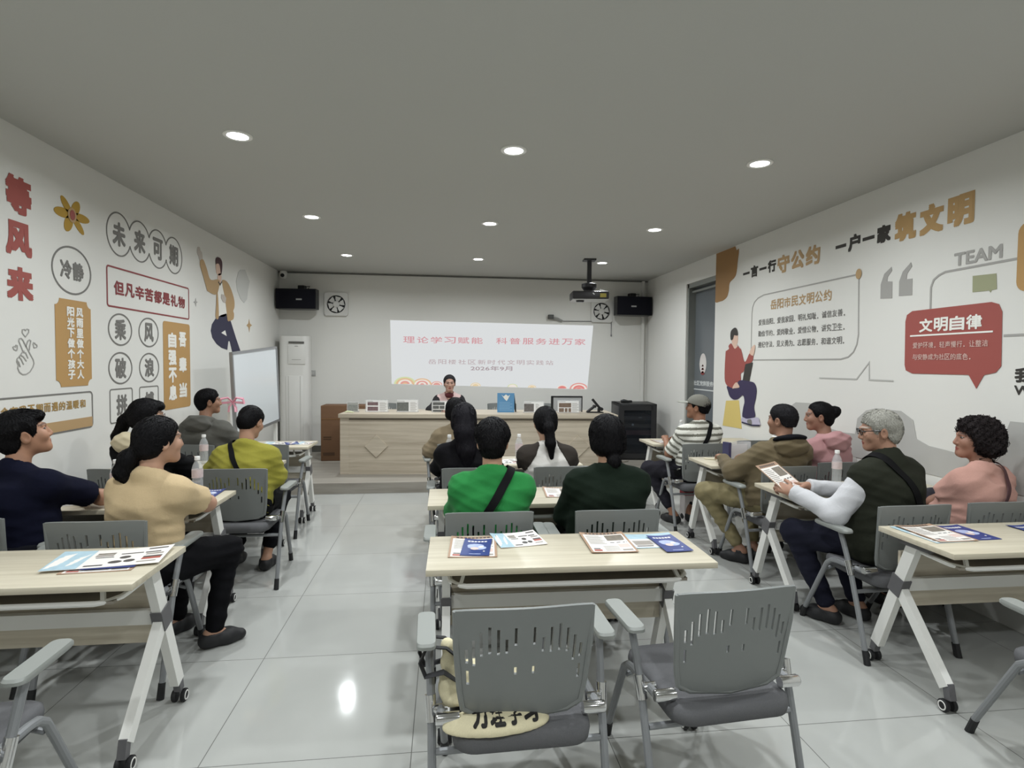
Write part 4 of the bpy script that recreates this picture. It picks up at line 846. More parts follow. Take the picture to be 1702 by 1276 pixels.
# ================================================================== FOLDING TABLES (local: centre of top, user side -y)
TL, TD, TH = 1.18, .43, .74
def make_table():
    r = empty('training_table')
    MB().box((0, 0, TH-.0125), (TL, TD, .025), bev=.002).build('tabletop', M_TABLE, r)
    for s in (-1, 1):
        x = s*.515
        MB().box((x, .06, TH-.045), (.055, .18, .04), bev=.012).build('top_bracket', M_GREYHUB, r)
        b = MB(); b.bar((x, .062, .705), (x, .150, .475), .036, .060); b.build('post', M_WHITE, r, smooth=False)
        h = MB(); h.bar((x, .140, .505), (x, .172, .415), .046, .074); h.build('hub', M_GREYHUB, r, smooth=False)
        b = MB(); b.bar((x, .155, .46), (x, .285, .105), .036, .056); l1 = b.build('leg', M_WHITE, r, smooth=False)
        b = MB(); b.bar((x, .150, .45), (x, -.128, .105), .036, .050); l2 = b.build('leg', M_WHITE, r, smooth=False)
        for lg, y in ((l1, .300), (l2, -.145)):
            MB().bar((x, y-(.012 if y > 0 else -.012), .125), (x, y+(.004 if y > 0 else -.004), .058), .030, .034).build('caster_fork', M_GREYHUB, lg, smooth=False)
            for e in (-1, 1): MB().lathe([(0, e*.010), (.026, e*.010), (.028, e*.014), (.028, e*.026), (.024, e*.029), (0, e*.029)], (x, y+.01, .028), 18, 'x').build('caster_wheel', M_BLACK, lg)
            for e in (-1, 1): MB().tube([(x+e*.0285, y+.01+.0185*math.cos(a), .028+.0185*math.sin(a)) for a in [2*math.pi*i/16 for i in range(16)]], .0032, 6, closed=True).build('wheel_ring', M_WHITE, lg)
    MB().box((0, .150, .465), (.99, .030, .060)).build('beam', M_WHITE, r, smooth=False)
    MB().box((0, .185, .480), (.99, .016, .28)).build('modesty_panel', M_PANEL, r, smooth=False)
    # book shelf under the top with a rounded white rail
    sh = MB().box((0, -.035, .648), (.98, .225, .012)).build('shelf', mat('shelf_board', '8D867A', .6), r, smooth=False)
    pts = [(-.50, .07, .66), (-.50, -.06, .655), (-.495, -.10, .652), (-.47, -.135, .650), (-.43, -.152, .648), (.43, -.152, .648), (.47, -.135, .650), (.495, -.10, .652), (.50, -.06, .655), (.50, .07, .66)]
    MB().tube(pts, .011, 8).build('shelf_rail', M_WHITE, r)
    for s in (-1, 1): MB().bar((s*.455, -.145, .650), (s*.43, -.10, .715), .014, .014).build('shelf_strut', M_WHITE, r, smooth=False)
    return r
TABLE0 = make_table(); TABLE_USED = []
def table(x, y, deg, label):
    t_ = TABLE0 if not TABLE_USED else copy_tree(TABLE0)
    TABLE_USED.append(1); t_.location = (x, y, 0); t_.rotation_euler = (0, 0, R(deg)); tag(t_, label, 'table', 'white legged folding tables with pale wood tops'); return t_

# ================================================================== BOTTLES AND PRINTED SHEETS
M_PET = mat('clear_bottle_plastic', 'E3E8EA', .08, alpha=.30, spec=.8)
M_BLAB = mat('pink_white_bottle_label', 'D9C9C9', .4, alpha=.9, var=.25, vscale=(60, 60, 60))
def make_bottle():
    r = empty('water_bottle'); prof = [(0, 0), (.026, 0), (.031, .006)]
    for k in range(7): prof += [(.031, .012+k*.011), (.029, .017+k*.011)]
    prof += [(.031, .095), (.031, .15), (.030, .158), (.024, .178), (.014, .198), (.012, .204), (.012, .215)]
    MB().lathe(prof, n=20).build('bottle_body', M_PET, r, ang=60)
    MB().lathe([(.0313, .100), (.0315, .102), (.0315, .146), (.0313, .148), (.030, .148), (.030, .100)], n=20).build('label_band', M_BLAB, r)
    MB().lathe([(0, .226), (.0145, .226), (.0155, .222), (.0155, .205), (.0145, .205)], n=18).build('cap', mat('white_cap', 'ECECEA', .4), r)
    return r
B0 = make_bottle(); B_USED = []
def bottle(x, y, z, label, s=1.0):
    b_ = B0 if not B_USED else copy_tree(B0); B_USED.append(1)
    b_.location = (x, y, z); b_.scale = (s, s, s); tag(b_, label, 'bottle', 'clear water bottles with white caps'); return b_
PM = [mat('leaflet_white', 'E8E4DF', .5), mat('leaflet_tan', 'A98B74', .5), mat('leaflet_photo', '7F776C', .5, var=.4, vscale=(60, 60, 60)), mat('leaflet_text', '9A938C', .6), mat('leaflet_dark', '4A4644', .6), mat('leaflet_blue', '2E3D7C', .4), mat('leaflet_pale_blue', 'A9B4D8', .4, var=.35, vscale=(45, 45, 45)), mat('leaflet_red', 'A8554A', .5), mat('leaflet_cyan', 'A9C3CF', .5, var=.2, vscale=(30, 30, 30)), mat('leaflet_pink', 'DCC4BC', .5)]
def sheet(kind, x, y, z, deg, w_, h_, label, group=None, curl=.004, th=.0015):
    """a printed sheet lying flat: one mesh, the print is thin raised ink of other colours"""
    b = MB(); hgt = lambda u, v: curl*(2*u-1)**2*(.5+v)
    F = lambda u, v, d=0: ((u-.5)*w_, (v-.5)*h_, hgt(u, v)+d)
    nu = 8; b.mi = {'orange': 1, 'blue': 5, 'spread': 0, 'cover': 8}[kind]
    top = [[F(i/nu, j/nu, th) for i in range(nu+1)] for j in range(nu+1)]; bot = [[F(i/nu, j/nu, 0) for i in range(nu+1)] for j in range(nu+1)]
    vs = [p for g in (top, bot) for rw_ in g for p in rw_]; N = (nu+1)**2; fs = []
    for j in range(nu):
        for i in range(nu):
            a = j*(nu+1)+i; fs += [(a, a+1, a+nu+2, a+nu+1), (N+a, N+a+nu+1, N+a+nu+2, N+a+1)]
    edge = [i for i in range(nu+1)]+[j*(nu+1)+nu for j in range(1, nu+1)]+[nu*(nu+1)+i for i in range(nu-1, -1, -1)]+[j*(nu+1) for j in range(nu-1, 0, -1)]
    fs += [(edge[k], N+edge[k], N+edge[(k+1) % len(edge)], edge[(k+1) % len(edge)]) for k in range(len(edge))]
    b.add(vs, fs)
    def ink(mi, u0, v0, u1, v1, d):
        b.mi = mi; n_ = max(1, int((u1-u0)*8)); vs = []
        for k in range(n_+1):
            u = u0+(u1-u0)*k/n_; vs += [F(u, v0, th+d), F(u, v1, th+d)]
        b.add(vs, [(2*k, 2*k+2, 2*k+3, 2*k+1) for k in range(n_)])
    def blob(mi, cu, cv, ru, rv, d):
        b.mi = mi; b.add([F(cu+ru*math.cos(a), cv+rv*math.sin(a), th+d) for a in [2*math.pi*i/14 for i in range(14)]], [tuple(range(14))])
    if kind == 'orange':
        ink(0, .05, .03, .95, .88, .0003)
        for k in range(9): ink(4, .12+k*.085, .905, .12+k*.085+.06, .965, .0003)
        ink(2, .52, .56, .92, .84, .0006)
        for k in range(9): ink(3, .09, .40+k*.05, .46-(k % 3)*.03, .42+k*.05, .0006)
        for k in range(3): ink(4, .55+k*.14, .45, .64+k*.14, .48, .0006)
        for k in range(5): ink(3, .34, .08+k*.05, .66, .098+k*.05, .0006)
        ink(7, .09, .06, .26, .13, .0006); ink(4, .10, .15, .24, .19, .0006); ink(3, .70, .07, .92, .14, .0006); ink(9, .68, .22, .92, .38, .0006)
    elif kind == 'blue':
        for k in range(6): ink(0, .14+k*.12, .80, .14+k*.12+.09, .87, .0003)
        blob(6, .46, .56, .30, .13, .0003); blob(6, .60, .44, .26, .11, .0004); blob(9, .44, .40, .15, .08, .0007); blob(0, .66, .50, .10, .05, .0007); blob(6, .28, .50, .10, .09, .0005); ink(0, .76, .22, .82, .26, .0005); ink(6, .3, .07, .7, .10, .0004)
    elif kind == 'spread':
        ink(8, .0, .0, .30, 1.0, .0002); ink(2, .34, .72, .50, .80, .0004); ink(4, .36, .52, .52, .56, .0004); ink(3, .34, .60, .50, .70, .0004); ink(4, .34, .08, .50, .14, .0004)
        ink(4, .56, .66, .76, .71, .0004); blob(4, .63, .48, .05, .08, .0004); blob(4, .58, .24, .06, .08, .0004); blob(4, .70, .26, .05, .08, .0004)
        ink(4, .78, .84, .96, .91, .0004); ink(4, .78, .64, .92, .70, .0004); ink(3, .80, .52, .96, .60, .0004); ink(7, .80, .26, .97, .40, .0004); ink(4, .80, .36, .97, .44, .0005); ink(3, .78, .12, .95, .18, .0004)
    else:
        ink(0, .04, .04, .96, .62, .0003); ink(2, .5, .30, .95, .56, .0005); ink(4, .08, .1, .4, .16, .0005); ink(3, .08, .2, .44, .5, .0005)
    o = b.build('leaflet' if kind != 'blue' else 'brochure', PM, None, smooth=False)
    o.location = (x, y, z); o.rotation_euler = (0, 0, R(deg)); tag(o, label, 'leaflet' if kind != 'blue' else 'brochure', group); return o
# ================================================================== PEOPLE: implicit surfaces meshed with surface nets
F32 = np.float32
def V(*a): return np.array(a, F32)
def cone(p, a, b, r1, r2=None):
    r2 = r1 if r2 is None else r2; a = np.asarray(a, F32); b = np.asarray(b, F32); ba = b-a; pa = p-a
    h = np.clip((pa@ba)/max(1e-9, float(ba@ba)), 0, 1); d = pa-h[:, None]*ba
    return np.sqrt((d*d).sum(1))-(r1+(r2-r1)*h)
def ell(p, c, r, M=None):
    q = p-np.asarray(c, F32)
    if M is not None: q = q@M
    r = np.asarray(r, F32); k0 = np.sqrt(((q/r)**2).sum(1)); k1 = np.sqrt(((q/(r*r))**2).sum(1))
    return k0*(k0-1)/np.maximum(k1, 1e-6)
def su(a, b, k):
    h = np.maximum(k-np.abs(a-b), 0)/k; return np.minimum(a, b)-h*h*k*.25
def ss(a, b, k): return -su(-a, b, k)            # a minus b
def si(a, b, k): return -su(-a, -b, k)
def rz(a): c, s = math.cos(a), math.sin(a); return np.array([[c, -s, 0], [s, c, 0], [0, 0, 1]], F32)
def rx(a): c, s = math.cos(a), math.sin(a); return np.array([[1, 0, 0], [0, c, -s], [0, s, c]], F32)
def ry(a): c, s = math.cos(a), math.sin(a); return np.array([[c, 0, s], [0, 1, 0], [-s, 0, c]], F32)
RNG = np.random.RandomState(3)
WK = [(RNG.randn(3).astype(F32)*s, RNG.rand()*6.28) for s in (14, 14, 18, 22, 28, 34)]
def wav(p, amp, seed=0.0):
    o = np.zeros(len(p), F32)
    for i, (k, ph) in enumerate(WK): o += np.sin(p@k+ph+seed*(i+1)).astype(F32)/(1+i*.25)
    return o*amp
def folds(p, amp, seed=0.0):
    q = p*V(1, 1, 1.9); a = np.abs(np.sin(q@V(17, 9, 26)+seed+1.7*np.sin(q@V(7, -5, 6)+seed))); b = np.abs(np.sin(q@V(-13, 15, 22)+2*seed+1.3*np.sin(q@V(5, 8, -7))))
    return ((a+b)*.5-.6).astype(F32)*amp
def net(f, lo, hi, h):
    lo = np.array(lo, F32); n = np.ceil((np.array(hi, F32)-lo)/h).astype(int)+1
    g = np.stack(np.meshgrid(*[lo[i]+h*np.arange(n[i], dtype=F32) for i in range(3)], indexing='ij'), -1).reshape(-1, 3).astype(F32)
    v = np.concatenate([f(g[i:i+200000]) for i in range(0, len(g), 200000)]).reshape(n).astype(F32)
    v[0], v[-1], v[:, 0], v[:, -1], v[:, :, 0], v[:, :, -1] = [np.maximum(a, 1e-4) for a in (v[0], v[-1], v[:, 0], v[:, -1], v[:, :, 0], v[:, :, -1])]
    S = v < 0; cr = np.array([(i, j, k) for i in (0, 1) for j in (0, 1) for k in (0, 1)])
    sl = lambda A, c: A[c[0]:n[0]-1+c[0], c[1]:n[1]-1+c[1], c[2]:n[2]-1+c[2]]
    cnt = sum(sl(S, c).astype(np.int8) for c in cr); act = (cnt > 0) & (cnt < 8); idx = -np.ones(act.shape, np.int64); A = np.argwhere(act); idx[act] = np.arange(len(A))
    val = np.stack([v[A[:, 0]+c[0], A[:, 1]+c[1], A[:, 2]+c[2]] for c in cr], 1)
    acc = np.zeros((len(A), 3), F32); num = np.zeros(len(A), F32)
    for a in range(8):
        for b in range(a+1, 8):
            if np.abs(cr[a]-cr[b]).sum() != 1: continue
            va, vb = val[:, a], val[:, b]; m = (va < 0) != (vb < 0); t = np.where(m, va/np.where(m, va-vb, 1), 0)
            acc += np.where(m[:, None], cr[a]+t[:, None]*(cr[b]-cr[a]), 0); num += m
    P = lo+h*(A+acc/np.maximum(num, 1)[:, None]); Q = []
    for ax in range(3):
        u, w_ = (ax+1) % 3, (ax+2) % 3; s0 = [slice(None)]*3; s1 = [slice(None)]*3; s0[ax] = slice(0, n[ax]-1); s1[ax] = slice(1, n[ax])
        a, b = S[tuple(s0)], S[tuple(s1)]; E = np.argwhere(a != b); E = E[(E[:, u] > 0) & (E[:, w_] > 0) & (E[:, u] < n[u]-1) & (E[:, w_] < n[w_]-1)]
        if not len(E): continue
        def cell(du, dw): C_ = E.copy(); C_[:, u] -= du; C_[:, w_] -= dw; return idx[C_[:, 0], C_[:, 1], C_[:, 2]]
        q = np.stack([cell(1, 1), cell(0, 1), cell(0, 0), cell(1, 0)], 1); ins = S[E[:, 0], E[:, 1], E[:, 2]]
        q[~ins] = q[~ins][:, ::-1]; Q.append(q)
    return P.astype(F32), np.concatenate(Q) if Q else np.zeros((0, 4), np.int64)
def np_mesh(name, parts, m, parent=None, dye=None):
    P = np.concatenate([p for p, q in parts]); o = 0; Q = []
    for p, q in parts: Q.append(q+o); o += len(p)
    Q = np.concatenate(Q); me = bpy.data.meshes.new(name)
    me.vertices.add(len(P)); me.vertices.foreach_set('co', P.astype(F32).ravel()); me.loops.add(len(Q)*4); me.loops.foreach_set('vertex_index', Q.ravel().astype(np.int32))
    me.polygons.add(len(Q)); me.polygons.foreach_set('loop_start', np.arange(0, len(Q)*4, 4, dtype=np.int32)); me.polygons.foreach_set('use_smooth', np.ones(len(Q), bool)); me.update(calc_edges=True); me.validate()
    if dye is not None:
        at = me.attributes.new('dye', 'FLOAT_COLOR', 'POINT'); D_ = np.ones((len(P), 4), F32); D_[:, :3] = dye(P); at.data.foreach_set('color', D_.ravel())
    me.materials.append(m); ob = bpy.data.objects.new(name, me); COL.objects.link(ob)
    if parent is not None: ob.parent = parent
    return ob
def ik(S, Wr, l1, l2, pole):
    S, Wr = np.asarray(S, F32), np.asarray(Wr, F32); d = Wr-S; L = float(np.sqrt((d*d).sum())); L2 = min(L, (l1+l2)*.995); u = d/L
    Wr = S+u*L2 if L > L2 else Wr; a = (l1*l1-l2*l2+L2*L2)/(2*L2); h = math.sqrt(max(0, l1*l1-a*a)); pv = np.asarray(pole, F32); pv = pv-u*(pv@u); pv /= max(1e-6, float(np.sqrt((pv*pv).sum())))
    return S+u*a+pv*h, Wr
def unit(v): v = np.asarray(v, F32); return v/max(1e-9, float(np.sqrt((v*v).sum())))
RGBL = lambda h: np.array(rgb(h)[:3], F32)
M_SKIN = attr_mat('skin', .5, .35, .12, 260)
def hand_sdf(Wr, fdir, up, side, curl, spread=1.0):
    """wrist, finger direction, back-of-hand direction, side=+1 right / -1 left -> list of capsules"""
    f = unit(fdir); u = unit(np.asarray(up, F32)-f*(np.asarray(up, F32)@f)); x = np.cross(f, u)*1.0     # x: towards the right of the hand
    tx = -x*side                                        # thumb side
    caps = []; palm = []
    base = [Wr+f*.083+tx*o*.8 for o in (.031, .011, -.010, -.029)]; base[3] = base[3]-f*.010; base[0] = base[0]-f*.003
    for i, b_ in enumerate(base): palm.append((Wr+f*.012+tx*(.018-.012*i), b_, .0125, .0105))
    for i, (b_, L3) in enumerate(zip(base, ((.040, .024, .020), (.044, .028, .021), (.041, .026, .021), (.032, .020, .018)))):
        a = 0.0; p = b_; d0 = unit(f+tx*(.09-.06*i)*spread)
        for k, L in enumerate(L3):
            a += curl*(.55, .9, .6)[k]*(1+.08*i); d = unit(d0*math.cos(a)-u*math.sin(a)); q = p+d*L; r = (.0088, .0080, .0072)[k]*(1 if i < 3 else .88); caps.append((p, q, r, r*.93)); p = q
    tb = Wr+f*.022+tx*.026-u*.006; td = unit(f*.62+tx*.62-u*.35); t1 = tb+td*.042; t2 = t1+unit(td*.6+f*.6-u*.1*curl)*.030; t3 = t2+unit(td*.3+f*.8-u*.2*curl)*.024
    th = [(Wr+f*.010+tx*.012, tb, .016, .0145), (tb, t1, .0135, .0105), (t1, t2, .0100, .0092), (t2, t3, .0090, .0075)]
    return palm, caps, th
def strands(f, P, hl, Rh, st, extras, seed):
    """flat locks lying along the hair surface, combed away from the crown"""
    rg = np.random.RandomState(seed); n = 2600; p = P[rg.randint(0, len(P), n)].astype(F32); K = 6
    L = (.030 if st in ('short', 'fade', 'crop', 'old') else .065)*(.6+.8*rg.rand(n)).astype(F32); e = .003; seq = []; nor = []
    swirl = rg.randn(n, 3).astype(F32)
    def grad(p): return np.stack([f(p+V(e, 0, 0))-f(p-V(e, 0, 0)), f(p+V(0, e, 0))-f(p-V(0, e, 0)), f(p+V(0, 0, e))-f(p-V(0, 0, e))], 1)/(2*e)
    for k in range(K):
        g = grad(p); g /= np.maximum(np.sqrt((g*g).sum(1)), .2)[:, None]
        p = p-g*(f(p)-(.0006+.0032*(k/(K-1))**2*rg.rand(n)))[:, None]; seq.append(p.copy()); nor.append(g)
        x = hl(p); far = (np.sqrt((x*x).sum(1)) > .135)[:, None]
        if st in ('swept', 'pulled', 'long'): fl = np.array([0, -.10, .01 if extras else -.02], F32)-x; fl[:, 2] -= .02
        else: fl = x-V(.012, -.035, .10)
        fl = fl@Rh.T; fl = np.where(far, V(0, 0, -1), fl/np.maximum(np.sqrt((fl*fl).sum(1)), 1e-4)[:, None])
        fl = fl+swirl*(1.1 if st == 'curly' else .16); fl = fl-g*(fl*g).sum(1)[:, None]; fl /= np.maximum(np.sqrt((fl*fl).sum(1)), 1e-4)[:, None]
        p = p+fl*(L/K)[:, None]
        if st == 'curly': swirl = swirl*.6+rg.randn(n, 3).astype(F32)*.6
    VS = []; w0 = (.0016+.0014*rg.rand(n)).astype(F32)
    for k in range(K):
        t = seq[min(k+1, K-1)]-seq[max(k-1, 0)]; t /= np.maximum(np.sqrt((t*t).sum(1)), 1e-6)[:, None]; b = np.cross(nor[k], t)*(w0*(.35+1.0*math.sin(math.pi*(k+.6)/(K+.4))))[:, None]
        VS += [seq[k]-b, seq[k]+b]
    VS = np.stack(VS, 1).reshape(-1, 3); base = np.arange(n)[:, None]*(2*K); Q = [np.stack([base[:, 0]+2*k, base[:, 0]+2*k+2, base[:, 0]+2*k+3, base[:, 0]+2*k+1], 1) for k in range(K-1)]
    return VS.astype(F32), np.concatenate(Q)
class Person: pass
def make_person(label, pos, yaw, head=(0, .02), top=1.25, z0=0.0, sw=.165, g=1.0, shyaw=0.0, hyaw=0.0, hpitch=0.0, hroll=0.0, hands=((-.13, .40, .79), (.13, .40, .79)), poles=((-1, -.4, -.8), (1, -.4, -.8)),
                elbows=(None, None), hdir=(None, None), curl=(.5, .5), lean=.0, belly=.0, legs=True, knees=None, feet=None, toe=(0, 1), tops=(), trousers=('202024',), shoes='1C1C1E', skin='B58A70', hair='short', hairc=('17161A', '2A282B'), extras=None, hd=.0036, chin=True, ankle=.10, bare_foot=False, lips='8A4A42', hs=.985, toes=None):
    q = Person(); sc = (top-.47)/.78
    HZ = .545; hipc = V(0, 0, HZ); Hc = V(head[0], head[1]+lean, top-.110*hs); N = V(head[0]*.75, (head[1]+lean)*.72-.030, top-.285)
    C = V(head[0]*.45, (head[1]+lean)*.5-.025, top-.43); Rs = rz(R(shyaw)); Rh = rz(R(hyaw))@ry(R(hroll))@rx(R(hpitch))
    sw = sw*.88; sh = [N+Rs@V(s*sw, -.005, -.058) for s in (-1, 1)]
    arms = [ik(sh[i], hands[i], .275*sc, .235*sc, poles[i]) if elbows[i] is None else (V(*elbows[i]), V(*hands[i])) for i in (0, 1)]
    hip = [V(s*.085, .01, HZ-.005) for s in (-1, 1)]
    kn = knees or ((-.13, .42, .50), (.13, .42, .50)); ft = feet or ((-.13, .40, ankle), (.13, .40, ankle))
    kn = [V(*k) for k in kn]; ft = [V(*k) for k in ft]; toes = toes or (toe, toe)
    def torso(p, o=0.0, low=.0):
        d = None
        for s in (-1, 1):
            a = hipc+V(s*.070*g, .0, .01); c = C+Rs@V(s*.062*g, 0, 0); m = (a+c)/2+V(-s*.006, .008, 0)
            e = su(cone(p, a, m, .106*g+o, .096*g+o), cone(p, m, c, .096*g+o, .098*g+o), .05); d = e if d is None else su(d, e, .06)
            d = su(d, cone(p, C+Rs@V(s*.06, -.015, .02), sh[0 if s < 0 else 1]+V(0, 0, -.012), .084+o, .047+o), .05)
            d = su(d, cone(p, N+V(0, -.012, .022), sh[0 if s < 0 else 1], .034+o, .045+o), .045)
        if belly: d = su(d, ell(p, hipc+V(0, .07+belly*.4, .13), (.13*g+o, .09+belly+o, .13+o)), .06)
        return d
    def arm(p, i, o=0.0, u1=1.0, v0=0.0, v1=1.0, flare=0.0):
        E, Wr = arms[i]; S = sh[i]; d = None
        if u1 > 0: d = cone(p, S, S+(E-S)*u1, .046*(.6+.4*g)+o, .046*(.6+.4*g)+o+(.040-.046)*u1+flare)
        if v1 > 0:
            e = cone(p, E+(Wr-E)*v0, E+(Wr-E)*v1, .041+o-.012*v0, .041+o-.013*v1+flare*.5); d = e if d is None else su(d, e, .03)
        return d
    def legsdf(p, o=0.0, hem=1.0):
        d = None
        for i in (0, 1):
            e = su(cone(p, hip[i], kn[i], .092*g+o, .058+o), cone(p, kn[i], kn[i]+(ft[i]-kn[i])*hem, .056+o, .056+o+(.034-.056)*hem), .04); d = e if d is None else su(d, e, .02)
        return su(d, su(cone(p, hipc+V(-.06*g, -.01, 0), hipc+V(.06*g, -.01, 0), .112*g+o), cone(p, hipc+V(-.05*g, -.01, .08), hipc+V(.05*g, -.01, .08), .105*g+o), .04), .05)
    # ---- head in its own frame
    def hl(p): return ((p-Hc)@Rh)/hs
    def headsdf(p):
        x = hl(p); d = ell(x, (0, -.012, .028), (.074, .093, .084)); d = su(d, ell(x, (0, .028, -.040), (.060, .062, .068)), .035); d = su(d, cone(x, (-.014, .068, -.088), (.014, .068, -.088), .020), .03)
        for s in (-1, 1):
            d = su(d, ell(x, (s*.042, .062, -.018), (.022, .022, .026)), .02)
            d = su(d, cone(x, (s*.012, .086, .030), (s*.044, .070, .030), .008, .006), .012)
            d = ss(d, ell(x, (s*.031, .097, .012), (.018, .014, .011)), .012); d = su(d, ell(x, (s*.031, .0725, .012), (.0135, .0120, .0105)), .004)
            M_ = (rz(s*R(-14))@ry(s*R(8))).astype(F32); ear = ell(x, (s*.077, -.008, -.008), (.009, .021, .033), M_); ear = ss(ear, ell(x, (s*.086, -.004, -.004), (.007, .011, .019), M_), .006); d = su(d, ear, .008)
        d = su(d, cone(x, (0, .084, .020), (0, .100, -.022), .0080, .0110), .012); d = su(d, ell(x, (0, .091, -.028), (.018, .011, .009)), .008)
        d = su(d, ell(x, (0, .083, -.052), (.022, .010, .006)), .006); d = su(d, ell(x, (0, .081, -.063), (.019, .010, .007)), .006)
        d = d*hs
        nb = N+V(0, -.005, -.02); d = su(d, cone(p, Hc+Rh@V(0, -.030, -.055), nb, .050*hs, .054), .03)
        return su(d, cone(p, nb, nb+V(0, 0, -.06), .055, .085), .04)
    def bodysdf(p): return np.minimum(torso(p, -.012), legsdf(p, -.010, .97))
    parts = [net(headsdf, Hc-.155+np.minimum(0, np.array([0, 0, N[2]-Hc[2]+.06])), Hc+V(.15, .16, .15), hd)]
    lo = np.minimum.reduce([hip[0], hip[1], kn[0], kn[1], ft[0], ft[1]]+sh)-.14; hi = np.maximum.reduce([hip[0], hip[1], kn[0], kn[1], ft[0], ft[1]]+sh)+.14; hi[2] = N[2]
    parts.append(net(bodysdf, lo, hi, .014))
    hp = []
    for i in (0, 1):
        E, Wr = arms[i]; fd = unit(Wr-E) if hdir[i] is None else unit(hdir[i][0]); up = V(0, 0, 1) if hdir[i] is None else V(*hdir[i][1])
        palm, caps, th = hand_sdf(Wr, fd, up, 1 if i else -1, curl[i]); hp.append((Wr, fd))
        def f(p, i=i, palm=palm, caps=caps, th=th, Wr=Wr, E=E):
            d = su(cone(p, sh[i], E, .046, .038), cone(p, E, Wr, .038, .026), .03); e = None
            for a in palm: c_ = cone(p, *a); e = c_ if e is None else su(e, c_, .016)
            for a in th: e = su(e, cone(p, *a), .008)
            for k in range(0, len(caps), 3):
                fg = su(su(cone(p, *caps[k]), cone(p, *caps[k+1]), .004), cone(p, *caps[k+2]), .004); e = su(e, fg, .005)
            return su(d, e, .02)
        pts = np.array([Wr, E]+[c[1] for c in caps]+[c[1] for c in th]); parts.append(net(f, pts.min(0)-.05, pts.max(0)+.05, .0045))
    if bare_foot or True:
        def ff(p):
            d = None
            for i in (0, 1):
                t_ = V(toes[i][0], toes[i][1], 0); t_ = unit(t_); a = ft[i]; e = su(cone(p, kn[i]+(a-kn[i])*.6, a, .042, .032), cone(p, a+V(0, 0, -.03)-t_*.03, V(a[0], a[1], .035)+t_*.12, .034, .026), .03); d = e if d is None else np.minimum(d, e)
            return d
        pts = np.array([ft[0], ft[1]]); parts.append(net(ff, np.append(pts[:, :2].min(0)-.18, 0.004), np.append(pts[:, :2].max(0)+.18, float(pts[:, 2].max())+.16), .008))
    sk = RGBL(skin); lp = RGBL(lips); br = RGBL(hairc[0])*1.2+.01
    def dye(P):
        x = hl(P); c = np.tile(sk, (len(P), 1)); c *= (1+.06*np.sin(P@V(60, 70, 50))[:, None]); nr = (np.abs(x) < .13).all(1) & (x[:, 1] > .035)
        c[nr & (((np.abs(x[:, 0])/.022)**2+((x[:, 2]+.057)/.0105)**2) < 1)] = lp
        for s in (-1, 1):
            ex = (x[:, 0]-s*.031); ez = x[:, 2]-.0125; sh_ = nr & ((ex/.0155)**2+(ez/.0068)**2 < 1); c[sh_] = RGBL('3A2A24')
            c[nr & ((ex/.0112)**2+(ez/.0036)**2 < 1)] = RGBL('9C928A'); c[nr & ((ex/.0052)**2+(ez/.0052)**2 < 1)] = RGBL('1C1512')
            bz = x[:, 2]-.036-.05*np.maximum(0, .03-np.abs(ex-s*.0))*0; c[nr & (np.abs(ex-s*.002) < .020) & (np.abs(bz+.12*np.abs(ex)) < .0042)] = sk*.35+br*.65
        return c
    ob = np_mesh('person', parts, M_SKIN, None, dye); ob.location = (pos[0], pos[1], z0); ob.rotation_euler = (0, 0, R(yaw)); tag(ob, label, 'person', 'people in the meeting room')
    q.o = ob; q.Hc, q.Rh, q.N, q.C, q.sh, q.arms, q.hipc, q.Rs, q.torso, q.hl, q.hs, q.arm = Hc, Rh, N, C, sh, arms, hipc, Rs, torso, hl, hs, arm
    # ---- hair
    hm = hair_mat('hair_'+hairc[0], *hairc); H3 = lambda a: Hc+Rh@(V(*a)*hs); flat = rz(R(hyaw)); HF = lambda a: Hc+flat@V(*a)
    st = hair
    YS = (-.14, -.09, -.06, -.035, -.014, .012, .022, .034, .050, .072, .10)
    MEN = (-.078, -.080, -.072, -.045, .014, .012, -.022, -.010, .040, .060, .078); FADE = (-.040, -.045, -.042, -.025, .018, .016, -.004, .012, .044, .062, .078)
    WOM = (-.094, -.096, -.092, -.078, -.050, -.030, -.024, -.004, .042, .060, .076); BOB = (-.098, -.102, -.104, -.100, -.085, -.070, -.055, -.020, .036, .056, .074)
    PUL = (-.085, -.088, -.080, -.055, .004, .004, -.010, .004, .052, .080, .100)
    P_ = {'short': (.015, MEN), 'fade': (.011, FADE), 'crop': (.018, MEN), 'bob': (.016, BOB), 'swept': (.011, WOM), 'long': (.014, BOB), 'curly': (.028, BOB), 'old': (.014, MEN), 'pulled': (.008, PUL)}[st]
    def hairsdf(p):
        x = hl(p); t = P_[0]; d = ell(x, (0, -.012, .028), (.077, .096, .087)); d = su(d, ell(x, (0, -.046, -.032), (.062, .054, .066)), .03)
        if st in ('bob', 'long', 'curly'): d = su(d, ell(x, (0, -.026, -.040), (.074, .060, .060)), .03)
        dist = ((x[:, 2]-np.interp(x[:, 1], YS, P_[1]))*.75).astype(F32); s_ = np.clip((dist+.002)/(.055 if st in ('short', 'fade', 'crop', 'old') else .035), 0, 1); s_ = s_*s_*(3-2*s_)
        lat = 1-.75*np.clip((np.abs(x[:, 0])-.045)/.03, 0, 1)*np.clip((.035-x[:, 2])/.05, 0, 1)*(1 if st in ('short', 'crop', 'old', 'fade', 'pulled') else 0)
        d = d-t*(.15+.85*s_)*lat*(1+.25*np.clip(-x[:, 1]/.1, 0, 1)); d = si(d, -dist, .006)
        d = d*hs
